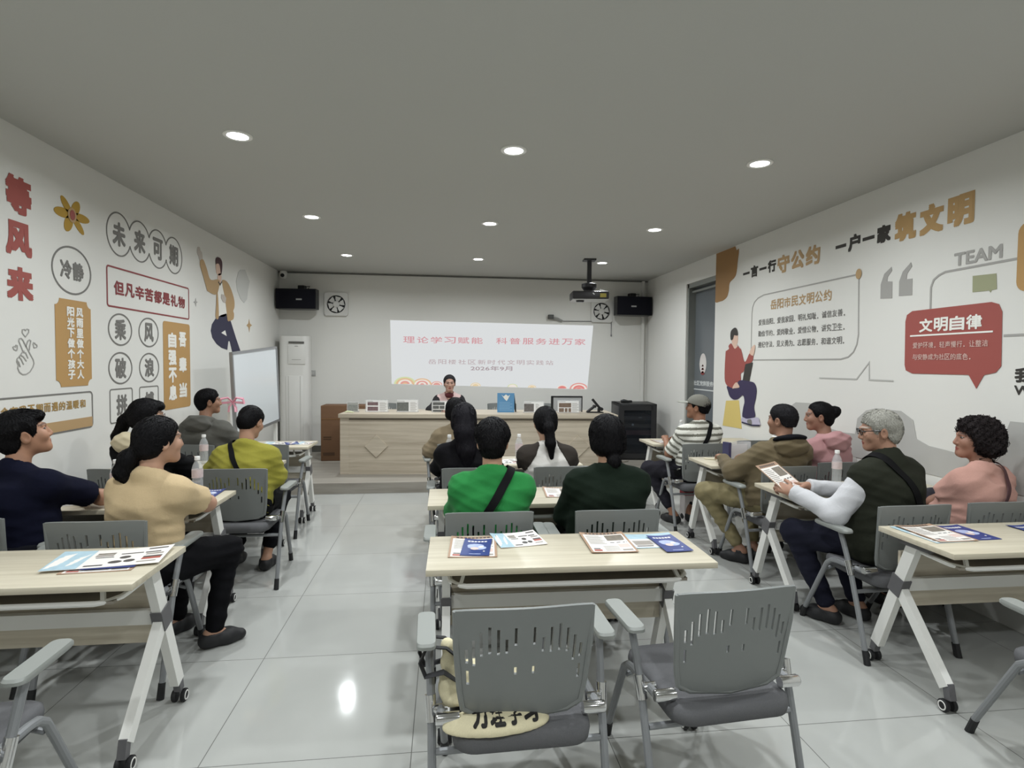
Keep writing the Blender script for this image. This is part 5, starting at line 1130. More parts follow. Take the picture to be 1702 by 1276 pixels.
        if extras:
            for e in extras:
                if e[0] == 'tail':
                    pts = [H3(e[1][0])]+[H3(e[1][0])*0+HF(a) for a in e[1][1:]]; rr = e[2]; t_ = None
                    for a, b, r1, r2 in zip(pts, pts[1:], rr, rr[1:]): c_ = cone(p, a, b, r1, r2); t_ = c_ if t_ is None else su(t_, c_, .02)
                    d = su(d, t_, .012)
                elif e[0] == 'ball': d = su(d, ell(p, H3(e[1]), e[2]), .012)
                elif e[0] == 'fringe': d = su(d, ell(x, e[1], e[2]), .015)
        amp = .0055 if st == 'curly' else .0012
        ph = np.arctan2(x[:, 0], x[:, 1]+.03); w_ = np.sin(46*ph+5*np.sin(9*x[:, 2]/.1)+2*np.sin(5*ph))+.6*np.sin(71*ph-7*np.sin(11*x[:, 2]/.1))
        if st == 'curly': w_ = np.sin(x@V(95, 60, 80))*np.sin(x@V(-70, 100, 60))*1.6+.6*w_
        return d+amp*w_
    pts = [Hc]
    if extras:
        for e in extras:
            if e[0] == 'tail': pts += [HF(a) for a in e[1]]
            elif e[0] == 'ball': pts += [H3(e[1])]
    pts = np.array(pts); HP, HQ = net(hairsdf, pts.min(0)-.145, pts.max(0)+.15, .0045)
    np_mesh('hair', [(HP, HQ), strands(hairsdf, HP, hl, Rh, st, extras, len(label))], hm, ob)
    q.H3, q.HF = H3, HF
    # ---- clothes
    for T in tops:
        kind, colr = T[0], T[1]; o = (T[2] if len(T) > 2 else .016)*.72; opt = T[3] if len(T) > 3 else {}
        slv = {'short': (opt.get('u', .74), 0), 'half': (1.0, .25), 'long': (1.0, opt.get('v', .96)), 'none': (0, 0)}[opt.get('sl', 'short')]
        fa = opt.get('folds', .010)*.55; seed = opt.get('seed', len(label)*.37); hem = opt.get('hem', .50); vneck = opt.get('neck', .066); only = opt.get('only')
        def top_sdf(p):
            d = None
            if only != 'sleeves':
                d = torso(p, o); d = np.maximum(d, hem-p[:, 2])
            if slv[0] > 0 and only != 'body':
                for i in (0, 1):
                    u0 = opt.get('u0', 0); E, Wr = arms[i]; S = sh[i]
                    a = cone(p, S+(E-S)*u0, S+(E-S)*slv[0], .047*(.6+.4*g)+o, .041+o+opt.get('flare', .010)*.7)
                    if slv[0] < 1: n_ = unit(E-S); a = np.maximum(a, (p-(S+(E-S)*slv[0]))@n_)
                    if slv[1] > 0:
                        b_ = cone(p, E, E+(Wr-E)*slv[1], .044+o, .030+o*.8); n_ = unit(Wr-E); b_ = np.maximum(b_, (p-(E+(Wr-E)*slv[1]))@n_); a = su(a, b_, .03)
                        if opt.get('cuff'): k0 = E+(Wr-E)*(slv[1]-.10); k1 = E+(Wr-E)*slv[1]; a = su(a, np.maximum(cone(p, k0, k1, .034+o*.8), (p-k1)@n_), .006)
                    d = a if d is None else su(d, a, opt.get('blend', .045))
            if only == 'sleeves':
                tz = torso(p, o); d = su(d, tz, .05); ax_ = np.abs((p-N)@(Rs@V(1, 0, 0)))
                d = np.maximum(d, (.066+.55*np.clip(N[2]+.02-p[:, 2], 0, .25)-ax_).astype(F32)); d = np.maximum(d, N[2]-.24-p[:, 2]+np.where(ax_ > .165, -9, 0).astype(F32))
            if opt.get('collar'):
                cr = opt['collar']; nb = N+V(0, -.004, -.03); axis = unit(Hc+Rh@V(0, -.03, -.06)-nb); k = cone(p, nb, nb+axis*cr, .066+o*.6, .060+o*.5); k = np.maximum(k, (p-(nb+axis*cr))@axis); d = su(d, k, .025)
            if opt.get('hood'):
                hb = N+V(0, -.108, .000); hd_ = ell(p, hb, (.140, .062, .080)); hd_ = su(hd_, ell(p, N+V(0, -.045, .028), (.125, .090, .042)), .03); hd_ = hd_+folds(p, .006, seed); d = su(d, hd_, .008)
                d = ss(d, ell(p, N+V(0, -.02, .080), (.088, .080, .055)), .012)
            # neck opening
            d = ss(d, cone(p, N+V(0, .006, -.045), N+V(0, .03, .16), vneck*.80, vneck*1.02), .006)
            if opt.get('open'): d = ss(d, cone(p, N+V(0, .12, -.02), C+V(0, .15, -.06), .05, .03), .02)
            return d+folds(p, fa, seed)+wav(p, .0016, seed)
        pts = [hipc-V(.21*g, .17, .07), hipc+V(.21*g, .22+belly, 0), N+V(.1, .12, .12), N-V(.1, .17, .12)]+[s_ for s_ in sh]
        if slv[0]: pts += [sh[i]+(arms[i][0]-sh[i])*slv[0] for i in (0, 1)]
        if slv[1]: pts += [arms[i][0]+(arms[i][1]-arms[i][0])*slv[1] for i in (0, 1)]
        pts = np.array(pts); par = net(top_sdf, pts.min(0)-.085, pts.max(0)+.085, opt.get('h', .0075))
        if opt.get('stripes'):
            c1, c2, per = opt['stripes']; A_, B_ = RGBL(c1), RGBL(c2)
            def dye2(P):
                v_ = P[:, 2].copy()
                for i in (0, 1):
                    S, E = sh[i], arms[i][0]; ax = unit(E-S); tt = (P-S)@ax; near = (np.sqrt((((P-S)-tt[:, None]*ax)**2).sum(1)) < .085) & (tt > .03); v_ = np.where(near, S[2]-tt+.02, v_)
                fr_ = np.mod(v_/per, 1); c = np.where((fr_ < .42)[:, None], B_, A_); return c.astype(F32)
            np_mesh(kind, [par], attr_mat('striped_cloth', .85, .2, .1, 300), ob, dye2)
        elif only == 'sleeves':
            for s in (-1, 1):
                np_mesh('sleeve', [net(lambda p, s=s: np.maximum(top_sdf(p), -s*p[:, 0]), pts.min(0)-.085, pts.max(0)+.085, .0075)], cloth('cloth_'+colr, colr), ob)
        else: np_mesh(kind, [par], cloth('cloth_'+colr, colr, bump=opt.get('bump', .25)), ob)
    if trousers:
        hemv = trousers[1] if len(trousers) > 1 else .93
        def tr(p): 
            d = legsdf(p, .014, hemv); d = np.maximum(d, p[:, 2]-.66)
            return d+folds(p, .010, 1.3)+wav(p, .002, .4)
        lo = np.minimum.reduce([hip[0], hip[1], kn[0], kn[1]]+[k+(f_-k)*hemv for k, f_ in zip(kn, ft)])-.15; hi = np.maximum.reduce([hip[0], hip[1], kn[0], kn[1]]+[k+(f_-k)*hemv for k, f_ in zip(kn, ft)])+.15; hi[2] = .69; lo[2] = max(lo[2], .01)
        np_mesh('trousers', [net(tr, lo, hi, .009)], mat('camouflage_cloth', '7A7050', .85, var=.38, vscale=(16, 16, 16), bump=.2) if trousers[0] == '7A7050' else cloth('cloth_'+trousers[0], trousers[0]), ob)
    if shoes:
        for i in (0, 1):
            t_ = unit(V(toes[i][0], toes[i][1], 0)); a = ft[i]; flt = V(a[0], a[1], 0)
            def sf(p, a=a, t_=t_, flt=flt):
                d = su(cone(p, flt-t_*.045+V(0, 0, .042), flt+t_*.06+V(0, 0, .040), .042, .043), cone(p, flt+t_*.06+V(0, 0, .038), flt+t_*.125+V(0, 0, .030), .043, .030), .03); d = su(d, cone(p, flt-t_*.02+V(0, 0, .05), a+V(0, 0, .0), .042, .040), .02)
                d = np.maximum(d, p[:, 2]-(a[2]-.018)); d = ss(d, cone(p, a+V(0, 0, -.03), a+V(0, 0, .1), .034), .004)
                return np.maximum(d, .004-p[:, 2])
            np_mesh('shoe', [net(sf, np.minimum(flt, flt+t_*.15)-V(.08, .08, .002), np.maximum(flt, flt+t_*.15)+V(.08, .08, a[2]+.02), .006)], mat('shoe_'+shoes, shoes, .6), ob)
    return q
def strap(q, s, label_mat, width=.034, o=.030, hipz=.60, name='bag_strap'):
    """a band worn from one shoulder to the other hip; s=-1 over the left shoulder"""
    a = q.sh[0 if s < 0 else 1]*.42+q.N*.58+V(0, 0, .02); b = V(-s*.16, 0, hipz); c = (a+b)/2; c = c*V(1, 0, 1)+V(0, (q.C[1]+a[1])/2, 0); d1 = unit(a-b); d2 = V(0, 1, 0); d2 = unit(d2-d1*(d2@d1)); nn = np.cross(d1, d2); out = []
    n = 64; ang = 2*np.pi*np.arange(n)/n; dirs = np.cos(ang)[:, None]*d1+np.sin(ang)[:, None]*d2
    vs = []; lines = []
    for off in (-width/2, width/2):
        lo = np.zeros(n); hi = np.full(n, .6)
        for _ in range(18):
            mid = (lo+hi)/2; P = (c+nn*off+dirs*mid[:, None]).astype(F32); f = q.torso(P, o*.72+.003); ins = f < 0; lo = np.where(ins, mid, lo); hi = np.where(ins, hi, mid)
        r = (lo+hi)/2; r = (np.roll(r, 1)+2*r+np.roll(r, -1))/4+.003
        lines += [c+nn*off+dirs*r[:, None], c+nn*off+dirs*(r+.005)[:, None]]
    L = [lines[0], lines[1], lines[3], lines[2]]; b_ = MB(); vs = [tuple(map(float, p)) for l in L for p in l]; fs = []
    for k in range(4):
        for j in range(n): fs.append((k*n+j, k*n+(j+1) % n, ((k+1) % 4)*n+(j+1) % n, ((k+1) % 4)*n+j))
    b_.add(vs, fs); return b_.build(name, label_mat, q.o)
def piece(q, name, m, f, lo, hi, h=.005): return np_mesh(name, [net(f, lo, hi, h)], m, q.o)
# ================================================================== PLACING TABLES AND CHAIRS
table(-1.70, 2.37, 0, 'pale wood folding table nearest the camera at left, holding white leaflets')
table(-1.87, 3.46, 0, 'pale wood folding table in front of the navy and cream shirted people')
table(-1.865, 4.57, 0, 'pale wood folding table in front of the woman in yellow-green, half hidden by her')
table(-1.858, 5.70, 0, 'farthest left folding table, beside the whiteboard')
table(.525, 2.395, -1.0, 'pale wood folding table nearest the camera in the middle, holding leaflets and blue brochures')
table(.50, 3.40, 0, 'pale wood folding table in front of the green and dark green shirts')
table(.51, 4.62, 0, 'pale wood folding table in front of the woman with raglan sleeves')
table(2.765, 2.38, 0, 'pale wood folding table nearest the camera at right, with leaflets at its left end')
table(2.70, 3.42, 0, 'pale wood folding table in front of the white-haired man')
table(2.70, 4.48, 0, 'pale wood folding table holding an upright acrylic stand at right')
table(2.68, 5.68, 0, 'farthest right folding table, in front of the man in cap')
chair(-1.55, 2.965, 0, 'grey training chair under the woman in cream t-shirt, behind the near left table')
chair(-2.14, 3.10, -14, 'grey training chair under the man in navy t-shirt at left edge')
chair(-1.395, 4.21, 0, 'grey training chair under the woman in yellow-green shirt')
chair(-2.10, 4.25, -8, 'grey training chair under the ponytailed woman in black by left wall')
chair(-1.54, 5.35, -3, 'empty grey training chair at the farthest left table, near whiteboard')
chair(-2.12, 5.37, -10, 'grey training chair under the man in grey hooded jacket')
chair(.222, 2.97, 0, 'grey training chair under the person in bright green shirt')
chair(.86, 2.96, 0, 'grey training chair under the person in dark green top')
chair(.20, 4.13, 0, 'grey training chair under the long-haired woman in black vest')
chair(.84, 4.14, 0, 'grey training chair under the woman with raglan sleeves')
chair(.13, 5.32, 6, 'grey training chair under the person in khaki jacket in the first middle row')
chair(2.36, 5.17, 2, 'grey training chair under the man in striped shirt and cap')
chair(3.0, 5.36, 0, 'empty grey training chair at farthest right table beside the man in cap')
chair(2.45, 4.02, 2, 'grey training chair under the man in olive jacket')
chair(2.99, 4.16, 0, 'grey training chair under the woman in pink hoodie')
chair(2.44, 2.915, 2, 'grey training chair under the white-haired man in dark vest')
chair(3.0, 2.94, 0, 'grey training chair under the curly-haired woman in pink shirt')
CA = chair(.236, 1.895, 1.5, 'empty grey training chair in the foreground with a cream tote bag on it')
chair(.925, 1.955, 4.5, 'empty grey training chair in the foreground right of the chair with the bag, bare seat', skip_right_arm=True)
chair(-1.47, 1.795, 2, 'empty grey training chair cut by bottom left corner of the picture')
chair(2.415, 1.775, -4, 'empty grey training chair cut by bottom right edge of the picture')
chair(.05, 8.02, 180, 'grey training chair behind desk, occupied by presenter', z=PLAT)
chair(-.90, 8.12, 178, 'empty grey training chair behind desk, left of presenter', z=PLAT)
chair(.86, 8.10, 183, 'empty grey training chair behind desk, peeking out left of the blue notice', z=PLAT)
chair(1.40, 8.05, 175, 'empty grey training chair behind desk, peeking out left of the monitor', z=PLAT)

# ================================================================== THINGS ON THE TABLES
T0 = TH+.0005
bottle(-1.885, 3.515, TH, 'clear water bottle with white cap on table left of the cream t-shirt')
bottle(-1.475, 3.60, TH, 'clear water bottle with white cap on table right of the cream-shirted woman head')
bottle(-1.86, 4.66, TH, 'clear water bottle with white cap left of the yellow-green shirt')
bottle(.605, 4.56, TH, 'clear water bottle with pinkish label between green shirt and raglan shirt')
bottle(.042, 4.55, TH, 'clear water bottle showing only its white cap beside the black-vested woman')
bottle(2.675, 3.58, TH, 'clear water bottle standing on right table in front of the pink hoodie')
G1 = 'leaflets and brochures on the tables'
sheet('orange', .128, 2.455, T0, -4, .205, .275, 'tan bordered leaflet under a blue brochure, left end of near middle table', G1)
sheet('blue', .142, 2.435, T0+.004, -8, .122, .215, 'blue brochure lying on a tan bordered leaflet, near middle table', G1, curl=.003)
sheet('spread', .335, 2.535, T0+.001, 10, .215, .20, 'white leaflet with small dark pictures beside the first blue brochure, near middle table', G1, curl=.005)
sheet('orange', .730, 2.452, T0+.003, -2, .205, .275, 'tan bordered leaflet with nothing on it, centre right of near middle table', G1)
sheet('blue', 1.000, 2.410, T0+.004, 3, .122, .222, 'blue brochure near right end of the near middle table', G1, curl=.003)
sheet('cover', .945, 2.465, T0, 2, .24, .195, 'pale leaflet partly under the right blue brochure, near middle table', G1, curl=.003)
b_ = sheet('spread', -1.325, 2.425, T0+.007, 9, .40, .215, 'wide open white leaflet on the near left table', G1, curl=.005)
sheet('orange', -1.318, 2.385, T0, 5, .25, .20, 'tan bordered leaflet peeking out under the wide white one, near left table', G1, curl=.002)
sheet('blue', -1.285, 2.375, T0+.004, 96, .13, .185, 'blue brochure squeezed between two leaflets on near left table', G1, curl=.002)
sheet('blue', -1.405, 3.60, T0, 2, .125, .20, 'blue brochure at right end of the table, by elbow of the cream t-shirt', G1)
sheet('spread', -2.06, 3.44, T0, 20, .25, .18, 'white leaflet by the forearm of the man in navy t-shirt', G1)
sheet('orange', .72, 3.455, T0, -5, .20, .27, 'tan bordered leaflet on table between the green and dark green shirts', G1)
sheet('spread', .475, 4.56, T0, 8, .24, .20, 'white open leaflet on table left of the tall bottle', G1)
sheet('spread', -1.60, 5.74, T0, 0, .27, .18, 'white leaflet on the farthest left table', G1)
sheet('blue', -1.475, 5.73, T0+.002, 20, .12, .17, 'blue brochure on the farthest left table', G1, curl=.002)
sheet('spread', -1.345, 5.73, T0, -6, .14, .18, 'small white leaflet at right end of the farthest left table', G1)
sheet('orange', 2.27, 5.64, T0, 4, .20, .27, 'tan bordered leaflet at left end of the farthest right table', G1)
sheet('orange', 2.347, 2.447, T0+.002, 2, .205, .262, 'tan bordered leaflet at left end of near right table', G1)
sheet('cover', 2.322, 2.445, T0, 3, .20, .262, 'white leaflet showing its edge under a tan bordered one, near right table', G1, curl=.001)
sheet('blue', 2.522, 2.447, T0, 2, .130, .228, 'blue brochure touching the tan bordered leaflet, near right table', G1, curl=.003)
sheet('blue', 2.895, 2.425, T0, 2, .125, .225, 'blue brochure cut by right edge of the picture, near right table', G1, curl=.003)
# upright acrylic menu holder and phone
r = tag(empty('acrylic_holder', (2.50, 4.60, TH), R(14)), 'upright clear acrylic sign holder with dark blue side on right table', 'sign holder')
MB().box((-.105, 0, .072), (.028, .075, .144)).build('blue_side', mat('indigo_card', '3A3A5C', .5), r, smooth=False)
MB().box((.02, -.03, .072), (.21, .004, .144)).box((.02, .03, .072), (.21, .004, .144)).box((.123, 0, .072), (.004, .06, .144)).build('acrylic_sleeve', M_ACRY, r, smooth=False)
MB().box((.02, .0, .06), (.18, .01, .115)).build('white_insert', mat('holder_paper', 'CFCBCB', .6), r, smooth=False)
MB().box((.09, .02, .05), (.035, .02, .10)).build('pink_insert', mat('holder_pink', '9A6F74', .6), r, smooth=False)
r = tag(empty('mobile_phone', (2.47, 4.475, TH), R(-8)), 'dark mobile phone lying flat in front of the acrylic sign holder', 'phone')
MB().box((0, 0, .006), (.16, .078, .010), bev=.004).build('phone_body', M_BLACKGL, r); MB().box((0, 0, .0115), (.148, .068, .001)).build('screen', mat('dark_screen', '101218', .1), r, smooth=False)
tag(MB().box((2.62, 4.52, TH+.004), (.11, .16, .006), Matrix.Rotation(R(10), 3, 'Z')).build('note_pad', M_PAPER, smooth=False), 'small white pad of paper beside the dark phone', 'paper')
tag(MB().tube([(2.20, 4.585, TH+.006), (2.24, 4.55, TH+.007), (2.29, 4.535, TH+.006)], .006, 8).build('pen', mat('cream_pen', 'D9D2B8', .4)), 'pale pen lying at left end of the table with acrylic holder', 'pen')

# red and white paper bag under the far right table row
r = tag(empty('paper_bag', (2.47, 5.36, 0), R(5)), 'white paper bag with red band on floor behind legs of the man in cap', 'bag')
MB().box((0, 0, .13), (.24, .10, .26)).build('bag_body', mat('white_bag_paper', 'E4DEDC', .6), r, smooth=False); MB().box((0, 0, .285), (.245, .105, .06)).build('red_band', mat('red_bag_band', 'A83A44', .6), r, smooth=False)

# cream tote bag on the foreground chair
tb = tag(empty('tote_bag', (.190, 1.775, .446), R(4)), 'cream cloth tote bag with black handles and black characters on foreground chair', 'bag')
def tote(p):
    d = ell(p, (-.01, .05, .05), (.170, .105, .065)); d = su(d, cone(p, V(-.14, .05, .08), V(.08, .06, .08), .04), .05); d = su(d, cone(p, V(-.165, .01, .05), V(-.175, .04, .20), .035, .018), .04)
    d = d+folds(p, .010, .7); d = su(d, ell(p, (-.035, -.095, .010), (.165, .065, .034))+folds(p, .002, .7), .03); return np.maximum(d, .003-p[:, 2])
o = np_mesh('bag_cloth', [net(tote, (-.28, -.2, 0), (.26, .2, .26), .006)], cloth('cream_canvas', 'D8CFAE', bump=.3), tb)
for k, y in enumerate((-.005, .065)):
    MB().tube([(-.15, y, .10), (-.19, y-.01, .135), (-.245, y, .12), (-.262, y+.01, .16), (-.24, y+.02, .205), (-.18, y+.02, .195), (-.14, y+.01, .165)], .016, 8, flat=.35).build('handle', mat('black_webbing', '1A1A1C', .7), tb)
def tote_face(u, v, d):   # lettering wraps the low rear fold of the bag
    k = math.sqrt(max(.05, 1-((u+.035)/.165)**2)); a = R(12+98*v/.06); return Vector((u, -.095-(.065*k+.0035+d)*math.cos(a), .010+(.030*k+.0035+d)*math.sin(a)))
for i, ch in enumerate('力理学习'): FL(tote_face, .0, .001).text(ch, -.112+i*.052, .014, -.066+i*.052, .070, .055).build('character', mat('black_bag_print', '201E1C', .7), tb)

# ================================================================== THE PEOPLE
def wl(pos, yaw, p):     # room point to the person's own frame
    c_, s_ = math.cos(R(-yaw)), math.sin(R(-yaw)); x, y = p[0]-pos[0], p[1]-pos[1]; return (x*c_-y*s_, x*s_+y*c_, p[2])
def person(label, pos, yaw, **k):
    for key in ('hands', 'elbows', 'knees', 'feet'):
        if key+'_w' in k: k[key] = tuple(None if a is None else wl(pos, yaw, a) for a in k.pop(key+'_w'))
    if 'head_w' in k: h_ = wl(pos, yaw, k.pop('head_w')+(0,)); k['head'] = (h_[0], h_[1])
    return make_person(label, pos, yaw, **k)
M_STRAP = mat('black_strap_webbing', '0D0D0F', .8, spec=.15)
BLK = ('0C0B0D', '161517')

# left block
p = person('man in navy t-shirt at left edge, looking up towards the slide', (-2.11, 3.06), -14, head_w=(-2.085, 3.10), top=1.275, sw=.185, g=1.1, hyaw=-36, hpitch=13, hs=1.0,
    hands_w=((-2.15, 3.48, .785), (-2.04, 3.42, .785)), elbows_w=((-2.33, 3.26, .79), (-1.845, 3.305, .795)), tops=[('t_shirt', '101223', .020, {'u': .74, 'flare': .016})], trousers=('1B1C22',), hair='crop', hairc=BLK, skin='A87E66',
    extras=[('fringe', (0, .062, .080), (.062, .036, .028))])
p = person('woman in cream t-shirt with low dark ponytail and black shoes', (-1.475, 2.945), -16, head_w=(-1.385, 2.96), top=1.255, sw=.165, g=1.02, hyaw=-28, hpitch=-2,
    hands_w=((-1.55, 3.36, .785), (-1.36, 3.36, .785)), elbows_w=((-1.62, 3.12, .78), (-1.215, 3.08, .805)), tops=[('t_shirt', 'C2AC88', .022, {'u': .72, 'flare': .020, 'hem': .47})], trousers=('0E0E11', .95), hair='swept', hairc=BLK,
    knees_w=((-1.44, 3.37, .50), (-1.185, 3.27, .50)), feet_w=((-1.50, 3.36, .10), (-1.225, 3.19, .10)), toes=((.2, 1), (1.0, 1.15)), skin='B08A74', extras=[('tail', ((0, -.085, -.02), (-.035, -.125, -.075), (-.06, -.135, -.14), (-.05, -.125, -.185)), (.030, .040, .042, .020))])
p = person('woman in black top with cream hood, long ponytail and glasses by left wall', (-2.06, 4.16), -16, head_w=(-2.045, 4.20), top=1.262, sw=.165, hyaw=-38, hpitch=-6,
    hands_w=((-2.15, 4.56, .785), (-1.92, 4.56, .785)), tops=[('jacket', '0E0E11', .024, {'sl': 'long', 'folds': .014}), ], trousers=('202024',), hair='swept', hairc=BLK, skin='B8937C',
    extras=[('tail', ((0, -.09, .02), (-.065, -.12, -.03), (-.12, -.155, -.14), (-.165, -.175, -.25)), (.035, .040, .036, .012)), ('fringe', (0, .06, .075), (.066, .04, .035))])
H = p
piece(p, 'hood', cloth('cloth_cream_hood', 'CFC3A6'), lambda q_: ss(su(ell(q_, H.N+V(-.03, -.085, .005), (.12, .07, .075)), ell(q_, H.N+V(0, -.04, .03), (.11, .08, .04)), .03)+folds(q_, .008, .4), cone(q_, H.N+V(0, -.005, -.05), H.N+V(0, .0, .2), .07), .015), H.N-V(.2, .2, .12), H.N+V(.2, .12, .12), .006)
MB().lathe([(0, -.012), (.018, -.012), (.018, .012), (0, .012)], tuple(map(float, H.HF((-.055, -.118, -.02)))), 12).build('hair_tie', mat('white_hair_tie', 'E3E0DC', .5), p.o)
def glasses(q, m, rim=.0028):
    o_ = lambda *a: tuple(map(float, q.H3(a))); b = MB()
    for s in (-1, 1):
        b.tube([o_(s*.033+.023*math.cos(a), .101-.004*abs(math.cos(a)), .010+.017*math.sin(a)) for a in [2*math.pi*i/18 for i in range(18)]], rim, 6, closed=True)
        b.tube([o_(s*.056, .098, .016), o_(s*.074, .075, .018), o_(s*.080, .02, .014), o_(s*.080, -.01, .006)], rim, 6)
    b.tube([o_(-.011, .104, .014), o_(0, .107, .016), o_(.011, .104, .014)], rim, 6); b.build('glasses', m, q.o)
glasses(p, mat('thin_silver_frame', '8A8584', .3, metal=.6), .0018)
p = person('man in grey hooded jacket by left wall, face turned to the right', (-2.10, 5.30), -20, head_w=(-2.085, 5.35), top=1.275, sw=.190, g=1.12, hyaw=-42, hpitch=0,
    hands_w=((-2.05, 5.72, .785), (-1.86, 5.66, .785)), tops=[('hooded_jacket', '5B5A55', .030, {'sl': 'long', 'hood': 1, 'folds': .014})], trousers=('2A2A2E',), hair='short', hairc=BLK, skin='96705A', hs=.93)
p = person('woman in loose yellow-green shirt leaning over the table with black bag strap', (-1.42, 4.15), -4, head_w=(-1.385, 4.29), top=1.205, sw=.170, g=1.12, hyaw=-14, hpitch=-26,
    hands_w=((-1.52, 4.48, .785), (-1.32, 4.50, .785)), elbows_w=((-1.64, 4.26, .74), (-1.205, 4.24, .715)), tops=[('shirt', '8F8A3A', .034, {'sl': 'long', 'folds': .016, 'collar': .055, 'hem': .47, 'flare': .016})], trousers=('0E0E12', .80), hair='pulled', hairc=BLK, skin='A9826B', lean=0, hs=.94,
    extras=[('ball', (0, -.085, -.02), (.05, .035, .045))], feet=((-.16, .30, .10), (.10, .22, .10)))
strap(p, -1, M_STRAP, .030, .040)
# middle block
p = person('person in khaki jacket in the first middle row, elbow on the armrest', (.13, 5.26), 0, head_w=(.105, 5.34), top=1.195, sw=.165, g=1.05, hpitch=-12,
    hands_w=((.03, 5.52, .72), (.22, 5.54, .62)), elbows_w=((-.125, 5.28, .725), (.37, 5.30, .70)), tops=[('jacket', '7D705B', .034, {'sl': 'long', 'folds': .016, 'collar': .04})], trousers=('3A3732',), hair='bob', hairc=BLK, skin='B08C76')
p = person('woman with long straight black hair and black vest in the middle block', (.155, 4.08), 2, head_w=(.140, 4.11), top=1.238, sw=.160, hpitch=-4, hands_w=((.08, 4.48, .785), (.28, 4.48, .785)),
    tops=[('sweater', '111013', .020, {'sl': 'long', 'folds': .012})], trousers=('202024',), hair='long', hairc=('0E0D11', '1C1A20'), skin='B8937C', extras=[('tail', ((0, -.075, .02), (.0, -.115, -.08), (.012, -.135, -.20), (.015, -.135, -.32)), (.07, .072, .062, .035))])
p = person('woman in white t-shirt with dark raglan sleeves and long ponytail', (.775, 4.10), 2, head_w=(.742, 4.13), top=1.210, sw=.165, hpitch=-12, hands_w=((.66, 4.50, .785), (.93, 4.50, .785)), elbows_w=((.62, 4.28, .775), (.965, 4.28, .79)),
    tops=[('t_shirt', 'CBC8C3', .022, {'sl': 'none', 'folds': .014, 'hem': .44}), ('raglan_sleeves', '38332F', .026, {'sl': 'short', 'u': .95, 'only': 'sleeves', 'flare': .014})], trousers=('22222A',), hair='swept', hairc=BLK, skin='B8937C',
    extras=[('tail', ((0, -.095, .035), (0, -.128, -.02), (.01, -.145, -.13), (.02, -.140, -.235)), (.028, .036, .034, .012))])
p = person('person in bright green shirt with short hair and black strap across the back', (.238, 2.925), 0, head_w=(.252, 2.95), top=1.240, sw=.168, g=1.08, hyaw=-6, hpitch=-3, hands_w=((.12, 3.36, .785), (.36, 3.36, .785)), elbows_w=((.075, 3.10, .73), (.395, 3.10, .73)),
    tops=[('shirt', '2B7D40', .028, {'sl': 'long', 'folds': .016, 'collar': .05, 'flare': .012})], trousers=('202024',), hair='crop', hairc=BLK, skin='B58E76')
strap(p, 1, M_STRAP, .040, .034)
p = person('person in dark green long-sleeved top with hair in a low bun', (.862, 2.925), 0, head_w=(.862, 2.95), top=1.256, sw=.172, g=1.15, hpitch=-4, hyaw=4, hands_w=((.76, 3.36, .785), (1.00, 3.36, .785)), elbows_w=((.675, 3.05, .71), (1.045, 3.07, .72)),
    tops=[('sweater', '151F17', .028, {'sl': 'long', 'folds': .012, 'flare': .016, 'neck': .076})], trousers=('202024',), hair='bob', hairc=BLK, skin='B58E76', extras=[('ball', (0.012, -.085, -.115), (.036, .034, .042))])
# right block
p = person('man in grey and white striped shirt and grey cap, first row at right', (2.37, 5.11), 8, head_w=(2.385, 5.13), top=1.245, sw=.185, g=1.08, hyaw=44, hpitch=4,
    hands_w=((2.22, 5.48, .785), (2.42, 5.50, .785)), elbows_w=((2.135, 5.18, .69), (2.62, 5.24, .72)), tops=[('polo_shirt', 'B9B8AE', .024, {'u': .92, 'flare': .018, 'collar': .04, 'stripes': ('DAD9D0', '6E6D63', .055)})],
    trousers=('27262C', .80), knees_w=((2.05, 5.50, .49), (2.45, 5.55, .50)), feet_w=((2.22, 5.26, .10), (2.40, 5.30, .10)), toes=((-.3, 1), (0, 1)), hair='fade', hairc=BLK, skin='8E6650')
q = p
def cap_sdf(p_):
    x = q.hl(p_); d = ell(x, (0, -.010, .038), (.094, .112, .092)); d = np.maximum(d, -(x[:, 2]-.030-.16*x[:, 1])); d = ss(d, ell(x, (0, -.010, .030), (.086, .104, .084)), .004); return d*q.hs
cp = piece(p, 'cap', cloth('cloth_grey_cap', '75746C'), cap_sdf, q.Hc-V(.15, .15, .06), q.Hc+V(.15, .15, .16), .0045)
def brim(p_):
    x = q.hl(p_); d = np.maximum(ell(x, (0, .095, .042), (.078, .105, .5)), np.abs(x[:, 2]-.050+.10*(x[:, 1]-.09)+1.6*x[:, 0]**2)-.0045); return np.maximum(d, .075-x[:, 1])*q.hs
b_ = np_mesh('brim', [net(brim, q.Hc-V(.24, .24, .06), q.Hc+V(.24, .24, .14), .004)], cloth('cloth_pale_brim', '9A9A92'), cp)
strap(p, 1, M_STRAP, .038, .032)
bottle(2.44, 5.62, TH, 'clear water bottle on farthest right table before the face of the man in cap')
p = person('man in olive hooded jacket and camouflage trousers at right', (2.45, 3.97), 8, head_w=(2.52, 3.99), top=1.238, sw=.185, g=1.12, hyaw=24, hpitch=-3, hands_w=((2.25, 4.36, .785), (2.55, 4.40, .785)), elbows_w=((2.175, 4.05, .735), (2.78, 4.12, .74)),
    tops=[('hooded_jacket', '685D48', .032, {'sl': 'long', 'hood': 1, 'folds': .018, 'flare': .014})], trousers=('7A7050', .88), knees_w=((2.10, 4.36, .52), (2.50, 4.42, .50)), feet_w=((2.30, 4.16, .12), (2.44, 4.20, .12)), toes=((-.5, .8), (-.2, 1)), shoes='19191B', hair='fade', hairc=('16161A', '2C2A2C'), skin='96705C')
H2 = p
